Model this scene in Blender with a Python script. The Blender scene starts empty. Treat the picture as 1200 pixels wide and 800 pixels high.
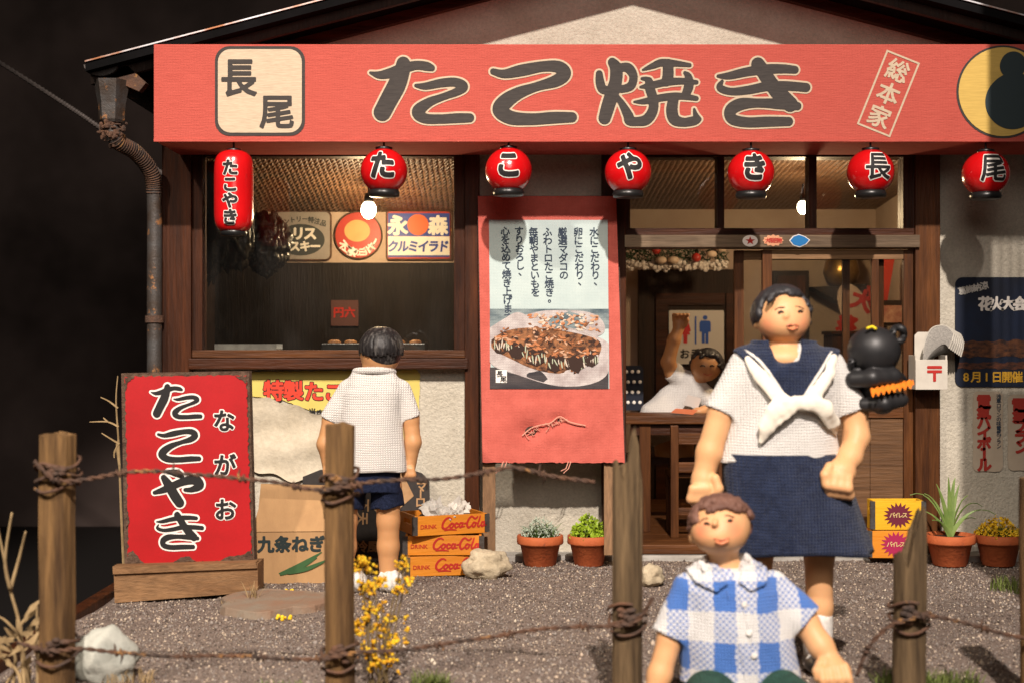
import bpy, bmesh, math, random
import numpy as np
from mathutils import Vector, Matrix, noise as mnoise

random.seed(7); np.random.seed(7)
SC = bpy.context.scene
COL = SC.collection
R = math.radians

# ------------------------------------------------------------------ camera
CAM_D, CAM_H, FPX = 8.33, 1.26, 1200 * 50.0 / 36.0      # distance to facade, height, focal length in photo pixels
cam = bpy.data.cameras.new('camera'); cam.lens = 50; cam.sensor_width = 36
cam.clip_start = .05; cam.clip_end = 200
cam.dof.use_dof = True; cam.dof.focus_distance = 7.7; cam.dof.aperture_fstop = 1.8
cam_o = bpy.data.objects.new('camera', cam); COL.objects.link(cam_o)
cam_o.location = (0, -CAM_D, CAM_H); cam_o.rotation_euler = (R(90), 0, 0)
SC.camera = cam_o

# ------------------------------------------------------------------ light: dim room, one warm exhibition spot, soft fill
w = bpy.data.worlds.new('World'); SC.world = w; w.use_nodes = True
w.node_tree.nodes['Background'].inputs[0].default_value = (1.0, .88, .78, 1)
w.node_tree.nodes['Background'].inputs[1].default_value = .042
def lamp(name, kind, loc, target, power, color, **kw):
    l = bpy.data.lights.new(name, kind); l.energy = power; l.color = color
    for k, v in kw.items(): setattr(l, k, v)
    o = bpy.data.objects.new(name, l); COL.objects.link(o); o.location = loc
    o.rotation_euler = (Vector(target) - Vector(loc)).to_track_quat('-Z', 'Y').to_euler()
    return o
KEY = (1.0, -16.6, 13.0)
lamp('exhibition_spot', 'SPOT', KEY, (.3, -1.2, .9), 23500, (1.0, .875, .785), spot_size=R(26), spot_blend=.5, shadow_soft_size=.22)
lamp('side_spot', 'SPOT', (-6.5, -11.5, 10.5), (-.6, -1.2, .5), 5600, (1.0, .87, .74), spot_size=R(24), spot_blend=.7, shadow_soft_size=.3)
lamp('soft_fill_light', 'AREA', (.6, -8.8, 4.6), (.4, -.2, 1.2), 150, (1.0, .87, .78), shape='DISK', size=3.4)  # area fill added to lift the shadows under the awning
SC.view_settings.view_transform = 'Standard'; SC.view_settings.look = 'None'
SC.view_settings.exposure = 0.0; SC.view_settings.gamma = 1.0
SC.render.engine = 'CYCLES'
SC.cycles.use_denoising = True
SC.cycles.max_bounces = 6; SC.cycles.transparent_max_bounces = 16
SC.cycles.sample_clamp_indirect = 4.0; SC.cycles.caustics_reflective = False; SC.cycles.caustics_refractive = False

# ------------------------------------------------------------------ helpers
def at(px, py, Y):
    """photo position of a point known to stand at depth Y -> world"""
    d = CAM_D + Y
    return ((px - 600) * d / FPX, Y, CAM_H - (py - 400) * d / FPX)
def X(px, Y=0): return (px - 600) * (CAM_D + Y) / FPX
def Z(py, Y=0): return CAM_H - (py - 400) * (CAM_D + Y) / FPX

class NT:
    def __init__(s, mat): s.t = mat.node_tree; s.n = s.t.nodes
    def add(s, kind, **kw):
        nd = s.n.new('ShaderNode' + kind)
        for k, v in kw.items():
            if k.startswith('i_'):
                key = k[2:]; key = int(key) if key.isdigit() else key
                s.set(nd.inputs[key], v)
            else: setattr(nd, k, v)
        return nd
    def set(s, sock, v):
        if hasattr(v, 'is_output') or hasattr(v, 'links'): s.t.links.new(v, sock)
        elif isinstance(v, tuple) and len(v) == 3 and sock.type == 'RGBA': sock.default_value = (*v, 1)
        else: sock.default_value = v
    def math(s, op, a, b=0.0, c=None):
        nd = s.add('Math', operation=op); s.set(nd.inputs[0], a); s.set(nd.inputs[1], b)
        if c is not None: s.set(nd.inputs[2], c)
        return nd.outputs[0]
    def mix(s, f, a, b, blend='MIX'):
        nd = s.add('Mix', data_type='RGBA', blend_type=blend)
        s.set(nd.inputs[0], f); s.set(nd.inputs[6], a); s.set(nd.inputs[7], b)
        return nd.outputs[2]
    def ramp(s, f, lo, hi):
        nd = s.add('MapRange'); s.set(nd.inputs[0], f); nd.inputs[1].default_value = lo; nd.inputs[2].default_value = hi
        return nd.outputs[0]
    def coords(s, scale=(1, 1, 1)):
        tc = s.add('TexCoord'); mp = s.add('Mapping'); s.t.links.new(tc.outputs['Object'], mp.inputs[0])
        mp.inputs['Scale'].default_value = scale
        return mp.outputs[0]
    def noise(s, scale, stretch=(1, 1, 1), detail=4, rough=.6, vec=None):
        nd = s.add('TexNoise', i_Scale=scale, i_Detail=detail, i_Roughness=rough)
        s.t.links.new(vec if vec is not None else s.coords(stretch), nd.inputs['Vector'])
        return nd.outputs['Fac']

def M(name, c1, c2=None, scale=6, stretch=(1, 1, 1), band=(.35, .65), rough=.75, spec=.35, metallic=0, bump=0, bscale=80, bstretch=None,
      fine=0, fscale=250, wear=None, weave=None, coat=0, sss=0, attr=None, emit=None, sheen=0):
    m = bpy.data.materials.new(name); m.use_nodes = True
    t = NT(m); p = t.n['Principled BSDF']
    col = t.add('RGB').outputs[0]; col.default_value = (*c1, 1)
    if c2 is not None:
        col = t.mix(t.ramp(t.noise(scale, stretch), *band), c1, c2)
    if fine:                                             # fine grain of the surface's own colour
        f = t.noise(fscale, stretch, detail=2)
        col = t.mix(fine, col, t.mix(t.ramp(f, .3, .7), (.25, .25, .25), (1, 1, 1)), 'MULTIPLY')
    if attr:
        a = t.add('Attribute', attribute_name=attr[0]); col = t.mix(a.outputs['Fac'], col, attr[1])
    h = None
    if weave:                                            # (thread pitch, bump, pit darkening, axes)
        pitch, wb, dark, axes = weave
        v = t.coords()
        nz = t.add('TexNoise', i_Scale=7.0, i_Detail=2); t.t.links.new(v, nz.inputs['Vector'])
        dv = t.add('VectorMath', operation='MULTIPLY_ADD'); t.t.links.new(nz.outputs['Color'], dv.inputs[0])
        dv.inputs[1].default_value = (pitch * 1.6,) * 3; t.t.links.new(v, dv.inputs[2])
        sp = t.add('SeparateXYZ'); t.t.links.new(dv.outputs[0], sp.inputs[0])
        k = 2 * math.pi / pitch
        a = t.math('SINE', t.math('MULTIPLY', sp.outputs[axes[0]], k)); b = t.math('SINE', t.math('MULTIPLY', sp.outputs[axes[1]], k))
        pit = t.math('MULTIPLY', t.math('MAXIMUM', a, 0.0), t.math('MAXIMUM', b, 0.0))
        over = t.math('MULTIPLY', a, b)
        h = t.math('SUBTRACT', t.math('MULTIPLY', over, .35), pit)
        col = t.mix(t.math('MULTIPLY', pit, dark), col, tuple(c * .25 for c in c1))
        hb = t.add('Bump', i_Strength=wb, i_Distance=pitch * .5); t.t.links.new(h, hb.inputs['Height'])
    if wear:                                             # (colour, noise scale, threshold): rust, dirt, chips
        wc, ws, wt = wear[:3]
        f = t.ramp(t.noise(ws, detail=6, rough=.7), wt, wt + .05)
        col = t.mix(f, col, wc)
    t.t.links.new(col, p.inputs['Base Color'])
    p.inputs['Roughness'].default_value = rough; p.inputs['Specular IOR Level'].default_value = spec
    p.inputs['Metallic'].default_value = metallic; p.inputs['Coat Weight'].default_value = coat
    p.inputs['Coat Roughness'].default_value = .15
    if sheen: p.inputs['Sheen Weight'].default_value = sheen
    if sss:
        p.inputs['Subsurface Weight'].default_value = sss; p.inputs['Subsurface Radius'].default_value = (.03, .012, .006); p.inputs['Subsurface Scale'].default_value = .6
    if bump:
        b = t.add('Bump', i_Strength=bump, i_Distance=.01)
        t.t.links.new(t.noise(bscale, bstretch or stretch, detail=5, rough=.65), b.inputs['Height'])
        if weave: t.t.links.new(hb.outputs[0], b.inputs['Normal'])
        t.t.links.new(b.outputs[0], p.inputs['Normal'])
    elif weave: t.t.links.new(hb.outputs[0], p.inputs['Normal'])
    if emit:
        p.inputs['Emission Color'].default_value = (*emit[0], 1); p.inputs['Emission Strength'].default_value = emit[1]
    return m

class MB:
    """collects geometry for ONE mesh object"""
    def __init__(s): s.v = []; s.f = []; s.mi = []; s.cur = 0
    def add(s, v, f):
        o = len(s.v); s.v += [tuple(p) for p in v]; s.f += [tuple(i + o for i in q) for q in f]; s.mi += [s.cur] * len(f); return s
    def box(s, x0, x1, y0, y1, z0, z1, rot=None, c=None, jit=0):
        v = [(x, y, z) for x in (x0, x1) for y in (y0, y1) for z in (z0, z1)]
        if jit: v = [tuple(a + random.uniform(-jit, jit) for a in p) for p in v]
        if rot is not None:
            c = Vector(c if c is not None else ((x0 + x1) / 2, (y0 + y1) / 2, (z0 + z1) / 2)); v = [rot @ (Vector(p) - c) + c for p in v]
        return s.add(v, [(0, 1, 3, 2), (4, 6, 7, 5), (0, 4, 5, 1), (2, 3, 7, 6), (0, 2, 6, 4), (1, 5, 7, 3)])
    def prism(s, pts, y0, y1):                           # polygon in x,z extruded in y
        n = len(pts); v = [(x, y0, z) for x, z in pts] + [(x, y1, z) for x, z in pts]
        return s.add(v, [tuple(range(n)), tuple(range(2 * n - 1, n - 1, -1))] + [(i, i + n, (i + 1) % n + n, (i + 1) % n) for i in range(n)])
    def lathe(s, prof, c=(0, 0, 0), n=32, ax=None):      # prof (radius, z)
        o = len(s.v); v = []; f = []
        for r, z in prof:
            for k in range(n):
                a = 2 * math.pi * k / n; v.append(Vector((r * math.cos(a), r * math.sin(a), z)))
        if ax is not None:
            q = Vector((0, 0, 1)).rotation_difference(Vector(ax)); v = [q @ p for p in v]
        v = [p + Vector(c) for p in v]
        for i in range(len(prof) - 1):
            for k in range(n): f.append((i * n + k, i * n + (k + 1) % n, (i + 1) * n + (k + 1) % n, (i + 1) * n + k))
        f.append(tuple(range(n - 1, -1, -1))); f.append(tuple((len(prof) - 1) * n + k for k in range(n)))
        return s.add(v, f)
    def tube(s, pts, rad, n=8, flat=1.0):
        pts = [Vector(p) for p in pts]; m = len(pts)
        if not hasattr(rad, '__len__'): rad = [rad] * m
        v = []; f = []; up = Vector((.13, .21, 1)).normalized()
        for i, p in enumerate(pts):
            t = (pts[min(i + 1, m - 1)] - pts[max(i - 1, 0)])
            t = t.normalized() if t.length > 1e-9 else Vector((0, 0, 1))
            u = t.cross(up)
            if u.length < 1e-3: u = t.cross(Vector((1, 0, 0)))
            u.normalize(); q = t.cross(u)
            for k in range(n):
                a = 2 * math.pi * k / n; v.append(p + (u * math.cos(a) + q * math.sin(a) * flat) * rad[i])
        for i in range(m - 1):
            for k in range(n): f.append((i * n + k, i * n + (k + 1) % n, (i + 1) * n + (k + 1) % n, (i + 1) * n + k))
        f.append(tuple(range(n - 1, -1, -1))); f.append(tuple((m - 1) * n + k for k in range(n)))
        return s.add(v, f)
    def ball(s, c, r, n=10, m=7):
        r = r if hasattr(r, '__len__') else (r, r, r)
        prof = [(math.sin(math.pi * i / m), -math.cos(math.pi * i / m)) for i in range(m + 1)]
        v = []; f = []
        for a, z in prof:
            for k in range(n):
                b = 2 * math.pi * k / n; v.append((c[0] + r[0] * max(a, 1e-4) * math.cos(b), c[1] + r[1] * max(a, 1e-4) * math.sin(b), c[2] + r[2] * z))
        for i in range(m):
            for k in range(n): f.append((i * n + k, i * n + (k + 1) % n, (i + 1) * n + (k + 1) % n, (i + 1) * n + k))
        return s.add(v, f)
    def build(s, name, mat, parent=None, smooth=False, bevel=0, world=False, auto=False):
        me = bpy.data.meshes.new(name); v = s.v
        if world and parent is not None:
            l = root_loc(parent); v = [(p[0] - l[0], p[1] - l[1], p[2] - l[2]) for p in v]
        me.from_pydata([tuple(p) for p in v], [], s.f)
        return finish(name, me, mat, parent, smooth, bevel, s.mi)
def root_loc(o):
    while o.parent: o = o.parent
    return tuple(o.location)
def finish(name, me, mat, parent=None, smooth=False, bevel=0, mi=None):
    bm = bmesh.new(); bm.from_mesh(me); 
    if mi is None or True: bmesh.ops.recalc_face_normals(bm, faces=bm.faces)
    if bevel:
        bmesh.ops.bevel(bm, geom=list(bm.edges), offset=bevel, segments=2, affect='EDGES', profile=.6)
    bm.to_mesh(me); bm.free()
    for m in (mat if isinstance(mat, (list, tuple)) else [mat]): me.materials.append(m)
    if mi and isinstance(mat, (list, tuple)) and len(mi) == len(me.polygons): me.polygons.foreach_set('material_index', mi)
    if smooth: me.polygons.foreach_set('use_smooth', [True] * len(me.polygons))
    o = bpy.data.objects.new(name, me); COL.objects.link(o)
    if parent is not None: o.parent = parent
    return o
def thing(name, label, cat, loc=(0, 0, 0), rotz=0, group=None):
    o = bpy.data.objects.new(name, None); COL.objects.link(o); o.empty_display_size = .1
    o.location = loc; o.rotation_euler = (0, 0, rotz); tag(o, label, cat, group); return o
def tag(o, label, cat, group=None):
    o['label'] = label; o['category'] = cat
    if group: o['group'] = group
    return o
def struct(o): o['kind'] = 'structure'; return o
def stuff(o, label=None, cat=None):
    o['kind'] = 'stuff'
    if label: o['label'] = label; o['category'] = cat
    return o
def copy_tree(o, parent=None):
    c = o.copy(); COL.objects.link(c); c.parent = parent
    for ch in list(o.children): copy_tree(ch, c)
    return c
def bez(pts, n=8):
    """Catmull-Rom through points of any dimension"""
    P = [np.array(p, float) for p in pts]; out = []
    for i in range(len(P) - 1):
        a, b, c, d = P[max(i - 1, 0)], P[i], P[i + 1], P[min(i + 2, len(P) - 1)]
        for k in range(n):
            t = k / n
            out.append(.5 * (2 * b + (c - a) * t + (2 * a - 5 * b + 4 * c - d) * t * t + (3 * b - a - 3 * c + d) * t ** 3))
    out.append(P[-1]); return out

# ------------------------------------------------------------------ lettering: every character becomes a distance field, so weight and outline are level sets
_gf = {}
def glyph_field(ch, res=56):
    if (ch, res) in _gf: return _gf[(ch, res)]
    c = bpy.data.curves.new('t', 'FONT'); c.body = ch; c.resolution_u = 3
    o = bpy.data.objects.new('t', c); COL.objects.link(o)
    dg = bpy.context.evaluated_depsgraph_get(); me = bpy.data.meshes.new_from_object(o.evaluated_get(dg))
    bm = bmesh.new(); bm.from_mesh(me); bmesh.ops.remove_doubles(bm, verts=bm.verts, dist=1e-5)
    E = np.array([[*e.verts[0].co.xy, *e.verts[1].co.xy] for e in bm.edges if len(e.link_faces) == 1]); bm.free()
    bpy.data.objects.remove(o); bpy.data.curves.remove(c); bpy.data.meshes.remove(me)
    lo = np.minimum(E[:, :2].min(0), E[:, 2:].min(0)); hi = np.maximum(E[:, :2].max(0), E[:, 2:].max(0))
    if ord(ch) > 0x2000:
        cx, cy = .5, .38; half = .62
    else:
        cx, cy = (lo[0] + hi[0]) / 2, .36; half = .62
    xs = np.linspace(cx - half, cx + half, res); ys = np.linspace(cy - half, cy + half, res)
    gx, gy = np.meshgrid(xs, ys); P = np.stack([gx.ravel(), gy.ravel()], 1)
    a = E[:, :2]; b = E[:, 2:]; ab = b - a
    best = np.full(len(P), 9.0); par = np.zeros(len(P), int)
    for k in range(len(E)):
        pa = P - a[k]; h = np.clip((pa @ ab[k]) / max(ab[k] @ ab[k], 1e-12), 0, 1)
        d = np.hypot(*(pa - h[:, None] * ab[k]).T); best = np.minimum(best, d)
        cond = (a[k][1] > P[:, 1]) != (b[k][1] > P[:, 1])
        if cond.any():
            xi = a[k][0] + (P[:, 1] - a[k][1]) * ab[k][0] / (ab[k][1] if abs(ab[k][1]) > 1e-12 else 1e-12)
            par += (cond & (P[:, 0] < xi)).astype(int)
    F = np.where(par % 2 == 1, -best, best).reshape(res, res)
    r = (xs - cx, ys - cy, F, (hi[0] - lo[0])); _gf[(ch, res)] = r; return r
def brush_field(strokes, res=150, pad=14):
    """strokes: lists of (x, y, half width); y downwards as in the photo"""
    S = [np.array(bez(s, 10)) for s in strokes]; A = np.concatenate(S)
    x0, x1 = (A[:, 0] - A[:, 2]).min() - pad, (A[:, 0] + A[:, 2]).max() + pad
    y0, y1 = (A[:, 1] - A[:, 2]).min() - pad, (A[:, 1] + A[:, 2]).max() + pad
    n = res; m = max(8, int(res * (y1 - y0) / (x1 - x0)))
    xs = np.linspace(x0, x1, n); ys = np.linspace(y0, y1, m); gx, gy = np.meshgrid(xs, ys)
    F = np.full(gx.shape, 1e3)
    for s in S:
        for i in range(len(s) - 1):
            a, b = s[i], s[i + 1]; ab = b[:2] - a[:2]; L = max(ab @ ab, 1e-9)
            h = np.clip(((gx - a[0]) * ab[0] + (gy - a[1]) * ab[1]) / L, 0, 1)
            d = np.hypot(gx - a[0] - h * ab[0], gy - a[1] - h * ab[1]) - (a[2] + (b[2] - a[2]) * h)
            F = np.minimum(F, d)
    return xs, ys, F
def level(xs, ys, F, off):
    """filled region F < off as 2D verts and faces"""
    G = F - off; ins = G < 0; V = []; idx = {}; faces = []
    def vert(key, x, y):
        if key not in idx: idx[key] = len(V); V.append((x, y))
        return idx[key]
    ny, nx = G.shape
    cnt = ins[:-1, :-1].astype(int) + ins[1:, :-1] + ins[:-1, 1:] + ins[1:, 1:]
    for j in range(ny - 1):
        row = cnt[j]
        if not row.any(): continue
        i = 0
        while i < nx - 1:
            c = row[i]
            if c == 0: i += 1; continue
            if c == 4:
                k = i
                while k < nx - 1 and row[k] == 4 and k - i < 6: k += 1
                faces.append((vert((i, j), xs[i], ys[j]), vert((k, j), xs[k], ys[j]), vert((k, j + 1), xs[k], ys[j + 1]), vert((i, j + 1), xs[i], ys[j + 1])))
                i = k; continue
            cs = [(i, j), (i + 1, j), (i + 1, j + 1), (i, j + 1)]; poly = []
            for q in range(4):
                (a, b), (c2, d) = cs[q], cs[(q + 1) % 4]; g0, g1 = G[b, a], G[d, c2]
                if g0 < 0: poly.append(vert((a, b), xs[a], ys[b]))
                if (g0 < 0) != (g1 < 0):
                    t = g0 / (g0 - g1); key = (min((a, b), (c2, d)), max((a, b), (c2, d)))
                    poly.append(vert(key, xs[a] + t * (xs[c2] - xs[a]), ys[b] + t * (ys[d] - ys[b])))
            if len(poly) >= 3: faces.append(tuple(poly))
            i += 1
    return V, faces
def letters(mb, chars, fn, bold=.02, res=56):
    """chars: (character, centre u, centre v, size, [rotation, x stretch, slant]); fn maps (u, v) to a point"""
    for it in chars:
        ch, u, v, s = it[:4]; rot = it[4] if len(it) > 4 else 0; sx = it[5] if len(it) > 5 else 1; sl = it[6] if len(it) > 6 else 0
        if ch in ' 　': continue
        xs, ys, F, wd = glyph_field(ch, res); V, f = level(xs, ys, F, bold)
        c, sn = math.cos(rot), math.sin(rot); out = []
        for x, y in V:
            x = (x + sl * y) * s * sx; y *= s
            out.append(fn(u + x * c - y * sn, v + x * sn + y * c))
        mb.add(out, f)
    return mb
def line_of(txt, u, v, s, adv=.95, **k):                 # horizontal line, latin advances by width
    out = []; x = u
    for ch in txt:
        if ch == ' ': x += s * .35; continue
        wd = glyph_field(ch, 28)[3] if ord(ch) < 0x2000 else None
        a = s * (wd + .1) if wd is not None else s * adv
        out.append((ch, x + a / 2, v, s, k.get('rot', 0), k.get('sx', 1), k.get('sl', 0))); x += a
    return out
def column_of(txt, u, v, s, adv=1.0): return [(ch, u + (s * .3 if ch in '、。' else 0), v - i * s * adv + (s * .3 if ch in '、。' else 0), s, (-math.pi / 2 if ch == 'ー' else 0)) for i, ch in enumerate(txt)]
def brush(mb, field, off, fn):
    V, f = level(*field, off); return mb.add([fn(x, y) for x, y in V], f)
def plane_fn(Y): return lambda u, v: (u, Y, v)

# ------------------------------------------------------------------ clay modelling: distance fields turned into one continuous skin
class Clay:
    def __init__(s, lo, hi, cell):
        s.lo = np.array(lo, float); s.c = cell; n = np.ceil((np.array(hi) - s.lo) / cell).astype(int) + 1; s.n = n
        s.F = np.full(n, .2, np.float32)
    def sub(s, lo, hi, pad):
        a = np.clip(np.floor((np.array(lo) - pad - s.lo) / s.c).astype(int), 0, s.n - 1); b = np.clip(np.ceil((np.array(hi) + pad - s.lo) / s.c).astype(int) + 1, 1, s.n)
        ax = [s.lo[i] + s.c * np.arange(a[i], b[i]) for i in range(3)]
        return tuple(slice(a[i], b[i]) for i in range(3)), np.meshgrid(*ax, indexing='ij', sparse=True)
    def put(s, sl, d, k, cut=False):
        A = s.F[sl]
        if cut: s.F[sl] = np.maximum(A, -d); return
        if k > 0:
            h = np.clip(.5 + .5 * (A - d) / k, 0, 1); s.F[sl] = A + (d - A) * h - k * h * (1 - h)
        else: s.F[sl] = np.minimum(A, d)
    def cap(s, a, b, ra, rb=None, k=.012, sq=(1, 1, 1), cut=False, flat=False):
        rb = ra if rb is None else rb; a = np.array(a, float); b = np.array(b, float); r = max(ra, rb) * max(1, max(sq))
        sl, (x, y, z) = s.sub(np.minimum(a, b) - r, np.maximum(a, b) + r, k + 2 * s.c)
        q = np.array(sq); ab = (b - a) / q; L = max(ab @ ab, 1e-12)
        px, py, pz = (x - a[0]) / q[0], (y - a[1]) / q[1], (z - a[2]) / q[2]
        h = np.clip((px * ab[0] + py * ab[1] + pz * ab[2]) / L, 0, 1)
        d = np.sqrt((px - h * ab[0]) ** 2 + (py - h * ab[1]) ** 2 + (pz - h * ab[2]) ** 2) - (ra + (rb - ra) * h)
        if flat:
            n = (b - a) / np.linalg.norm(b - a); d = np.maximum(d, (x - b[0]) * n[0] + (y - b[1]) * n[1] + (z - b[2]) * n[2])
        s.put(sl, d, k, cut); return s
    def path(s, pts, rad, k=.01, sq=(1, 1, 1)):
        for i in range(len(pts) - 1): s.cap(pts[i], pts[i + 1], rad[i], rad[i + 1], k, sq)
        return s
    def ell(s, c, r, k=.012, rot=None, cut=False):
        c = np.array(c, float); r = np.array(r, float); m = r.max()
        sl, (x, y, z) = s.sub(c - m, c + m, k + 2 * s.c); x, y, z = x - c[0], y - c[1], z - c[2]
        if rot is not None:
            Q = np.array(rot.to_3x3()).T; x, y, z = Q[0, 0] * x + Q[0, 1] * y + Q[0, 2] * z, Q[1, 0] * x + Q[1, 1] * y + Q[1, 2] * z, Q[2, 0] * x + Q[2, 1] * y + Q[2, 2] * z
        k0 = np.sqrt((x / r[0]) ** 2 + (y / r[1]) ** 2 + (z / r[2]) ** 2) + 1e-9; k1 = np.sqrt((x / r[0] ** 2) ** 2 + (y / r[1] ** 2) ** 2 + (z / r[2] ** 2) ** 2) + 1e-9
        s.put(sl, k0 * (k0 - 1) / k1, k, cut); return s
    def torso(s, prof, k=.02):
        """prof: rows (z, cx, cy, rx, ry) - an elliptical trunk"""
        P = np.array(sorted(prof)); z0, z1 = P[0, 0], P[-1, 0]; m = max(P[:, 3].max(), P[:, 4].max())
        sl, (x, y, z) = s.sub((P[:, 1].min() - m, P[:, 2].min() - m, z0), (P[:, 1].max() + m, P[:, 2].max() + m, z1), k + 2 * s.c)
        g = lambda i: np.interp(z, P[:, 0], P[:, i]); cx, cy, rx, ry = g(1), g(2), g(3), g(4)
        e = 2.4
        q = (np.abs((x - cx) / rx) ** e + np.abs((y - cy) / ry) ** e) ** (1 / e)
        d = (q - 1) * np.minimum(rx, ry); d = np.maximum(d, np.maximum(z0 - z, z - z1)); s.put(sl, d, k); return s
    def half(s, p, nrm):                                 # keep only the side the normal points away from
        x, y, z = [s.lo[i] + s.c * np.arange(s.n[i]) for i in range(3)]; n = np.array(nrm, float); n /= np.linalg.norm(n)
        d = (x[:, None, None] - p[0]) * n[0] + (y[None, :, None] - p[1]) * n[1] + (z[None, None, :] - p[2]) * n[2]
        s.F = np.maximum(s.F, d); return s
    def wrinkle(s, amp, scale, seed=0, stretch=(1, 1, 1)):
        x, y, z = np.meshgrid(*[s.lo[i] + s.c * np.arange(s.n[i]) for i in range(3)], indexing='ij', sparse=True); rng = np.random.RandomState(seed); o = 0
        for _ in range(5):
            v = rng.normal(size=3) * scale * np.array(stretch); o = o + np.sin(v[0] * x + v[1] * y + v[2] * z + rng.uniform(0, 6))
        s.F = s.F + (amp * o / 2.5).astype(np.float32); return s
    def front(s, x, z):
        i, k = int(round((x - s.lo[0]) / s.c)), int(round((z - s.lo[2]) / s.c)); i = min(max(i, 0), s.n[0] - 1); k = min(max(k, 0), s.n[2] - 1)
        w = np.where(s.F[i, :, k] < 0)[0]
        return s.lo[1] + s.c * (w[0] - .5) if len(w) else None
    def mesh(s, name, mat, parent, color=None, rnd=0):
        F = s.F; sg = F < 0; nx, ny, nz = F.shape
        crn = [(a, b, c) for a in (0, 1) for b in (0, 1) for c in (0, 1)]
        S = [sg[a:nx - 1 + a, b:ny - 1 + b, c:nz - 1 + c] for a, b, c in crn]; tot = sum(q.astype(np.int8) for q in S)
        cells = np.argwhere((tot > 0) & (tot < 8)); idx = -np.ones((nx - 1, ny - 1, nz - 1), int); idx[tuple(cells.T)] = np.arange(len(cells))
        acc = np.zeros((len(cells), 3)); num = np.zeros(len(cells))
        for p in range(8):
            for q in range(p + 1, 8):
                dlt = np.array(crn[q]) - np.array(crn[p])
                if abs(dlt).sum() != 1: continue
                f0 = F[tuple((cells + crn[p]).T)]; f1 = F[tuple((cells + crn[q]).T)]; x = (f0 < 0) != (f1 < 0)
                t = np.where(x, f0 / np.where(x, f0 - f1, 1), 0)
                acc += np.where(x[:, None], np.array(crn[p]) + t[:, None] * dlt, 0); num += x
        V = s.lo + s.c * (cells + acc / num[:, None])
        Q = []
        for ax in range(3):
            sl0 = [slice(None)] * 3; sl1 = [slice(None)] * 3; sl0[ax] = slice(0, -1); sl1[ax] = slice(1, None)
            ch = sg[tuple(sl0)] != sg[tuple(sl1)]; e = np.argwhere(ch); o1, o2 = [i for i in range(3) if i != ax]
            ok = (e[:, o1] > 0) & (e[:, o2] > 0) & (e[:, o1] < F.shape[o1] - 1) & (e[:, o2] < F.shape[o2] - 1); e = e[ok]
            if not len(e): continue
            def cell(a, b):
                g = e.copy(); g[:, o1] -= a; g[:, o2] -= b; return idx[tuple(g.T)]
            Q.append(np.stack([cell(1, 1), cell(0, 1), cell(0, 0), cell(1, 0)], 1))
        Q = np.concatenate(Q); l = np.array(root_loc(parent)) if parent is not None else np.zeros(3)
        me = bpy.data.meshes.new(name); me.from_pydata((V - l).tolist(), [], Q.tolist())
        o = finish(name, me, mat, parent, True)
        if color is not None:
            at_ = me.attributes.new('blush', 'FLOAT', 'POINT'); at_.data.foreach_set('value', color(V).astype(np.float32))
        return o

# ------------------------------------------------------------------ materials
m_canvas = M('red_canvas', (.52, .105, .080), (.44, .084, .064), 40, (.22, 1, 5), rough=.95, spec=.1, weave=(.0085, .35, .35, (0, 2)), bump=.5, bscale=70, bstretch=(.6, 1, 3))
m_print_dark = M('dark_print_on_canvas', (.045, .04, .038), (.065, .057, .052), 60, (.3, 1, 5), rough=.9, spec=.15)
m_print_cream = M('cream_print_on_canvas', (.62, .50, .36), (.53, .42, .30), 60, (.3, 1, 5), rough=.9, spec=.15, fine=.3, fscale=70)
m_twill = M('red_twill', (.56, .13, .10), (.48, .105, .08), 12, rough=.9, spec=.15, weave=(.0085, .45, .3, (0, 2)), bump=.5, bscale=90)
m_twill_blue = M('pale_blue_print_on_twill', (.47, .56, .54), (.42, .51, .50), 8, rough=.9, spec=.15, weave=(.0085, .3, .22, (0, 2)))
m_ink = M('navy_ink', (.03, .045, .07), rough=.85)
m_black_ink = M('black_ink', (.012, .011, .011), rough=.7)
m_white_ink = M('white_ink', (.78, .74, .68), rough=.7)
m_plaster = M('cream_plaster', (.62, .575, .475), (.53, .485, .39), 4, rough=.95, spec=.1, bump=1.1, bscale=55, fine=.25, fscale=75, wear=((.20, .16, .11), 60, .66))
m_concrete = M('concrete', (.42, .40, .36), (.30, .28, .25), 6, rough=.95, bump=.6, bscale=60)
def wood(name, a, b, axis='z', bump=.5, rough=.65, spec=.3, wear=None, sc=9):
    st = {'x': (.12, 1.6, 1.6), 'y': (1.6, .12, 1.6), 'z': (1.6, 1.6, .12)}[axis]
    return M(name, a, b, sc, st, (.3, .7), rough=rough, spec=spec, bump=bump, bscale=42, fine=.5, fscale=46, wear=wear)
m_wood_v = wood('stained_wood_upright', (.085, .024, .0065), (.022, .0068, .0024), 'z', rough=.5, spec=.2)
m_wood_h = wood('stained_wood_rail', (.085, .024, .0065), (.022, .0068, .0024), 'x', rough=.5, spec=.2)
m_wood_warm_v = wood('warm_wood_upright', (.16, .058, .016), (.048, .016, .005), 'z', rough=.5, spec=.2)
m_wood_warm_h = wood('warm_wood_rail', (.16, .058, .016), (.048, .016, .005), 'x', rough=.5, spec=.2)
m_wood_grey_h = wood('worn_grey_brown_rail', (.20, .14, .085), (.12, .08, .048), 'x', rough=.7)
m_wood_dark = wood('dark_wood', (.035, .016, .008), (.018, .009, .005), 'z')
m_ply = wood('pale_wood', (.34, .20, .095), (.24, .13, .06), 'x', rough=.7)
m_ply_v = wood('pale_wood_upright', (.30, .17, .085), (.20, .11, .05), 'z', rough=.7)
m_post = wood('weathered_post_wood', (.27, .15, .055), (.05, .024, .009), 'z', 1.2, rough=.8, sc=13)
m_post_grey = wood('grey_weathered_post_wood', (.22, .145, .072), (.05, .031, .015), 'z', 1.2, rough=.85, sc=13)
m_base_wood = wood('sign_foot_wood', (.30, .165, .075), (.19, .095, .04), 'x', .6, rough=.75)
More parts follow.
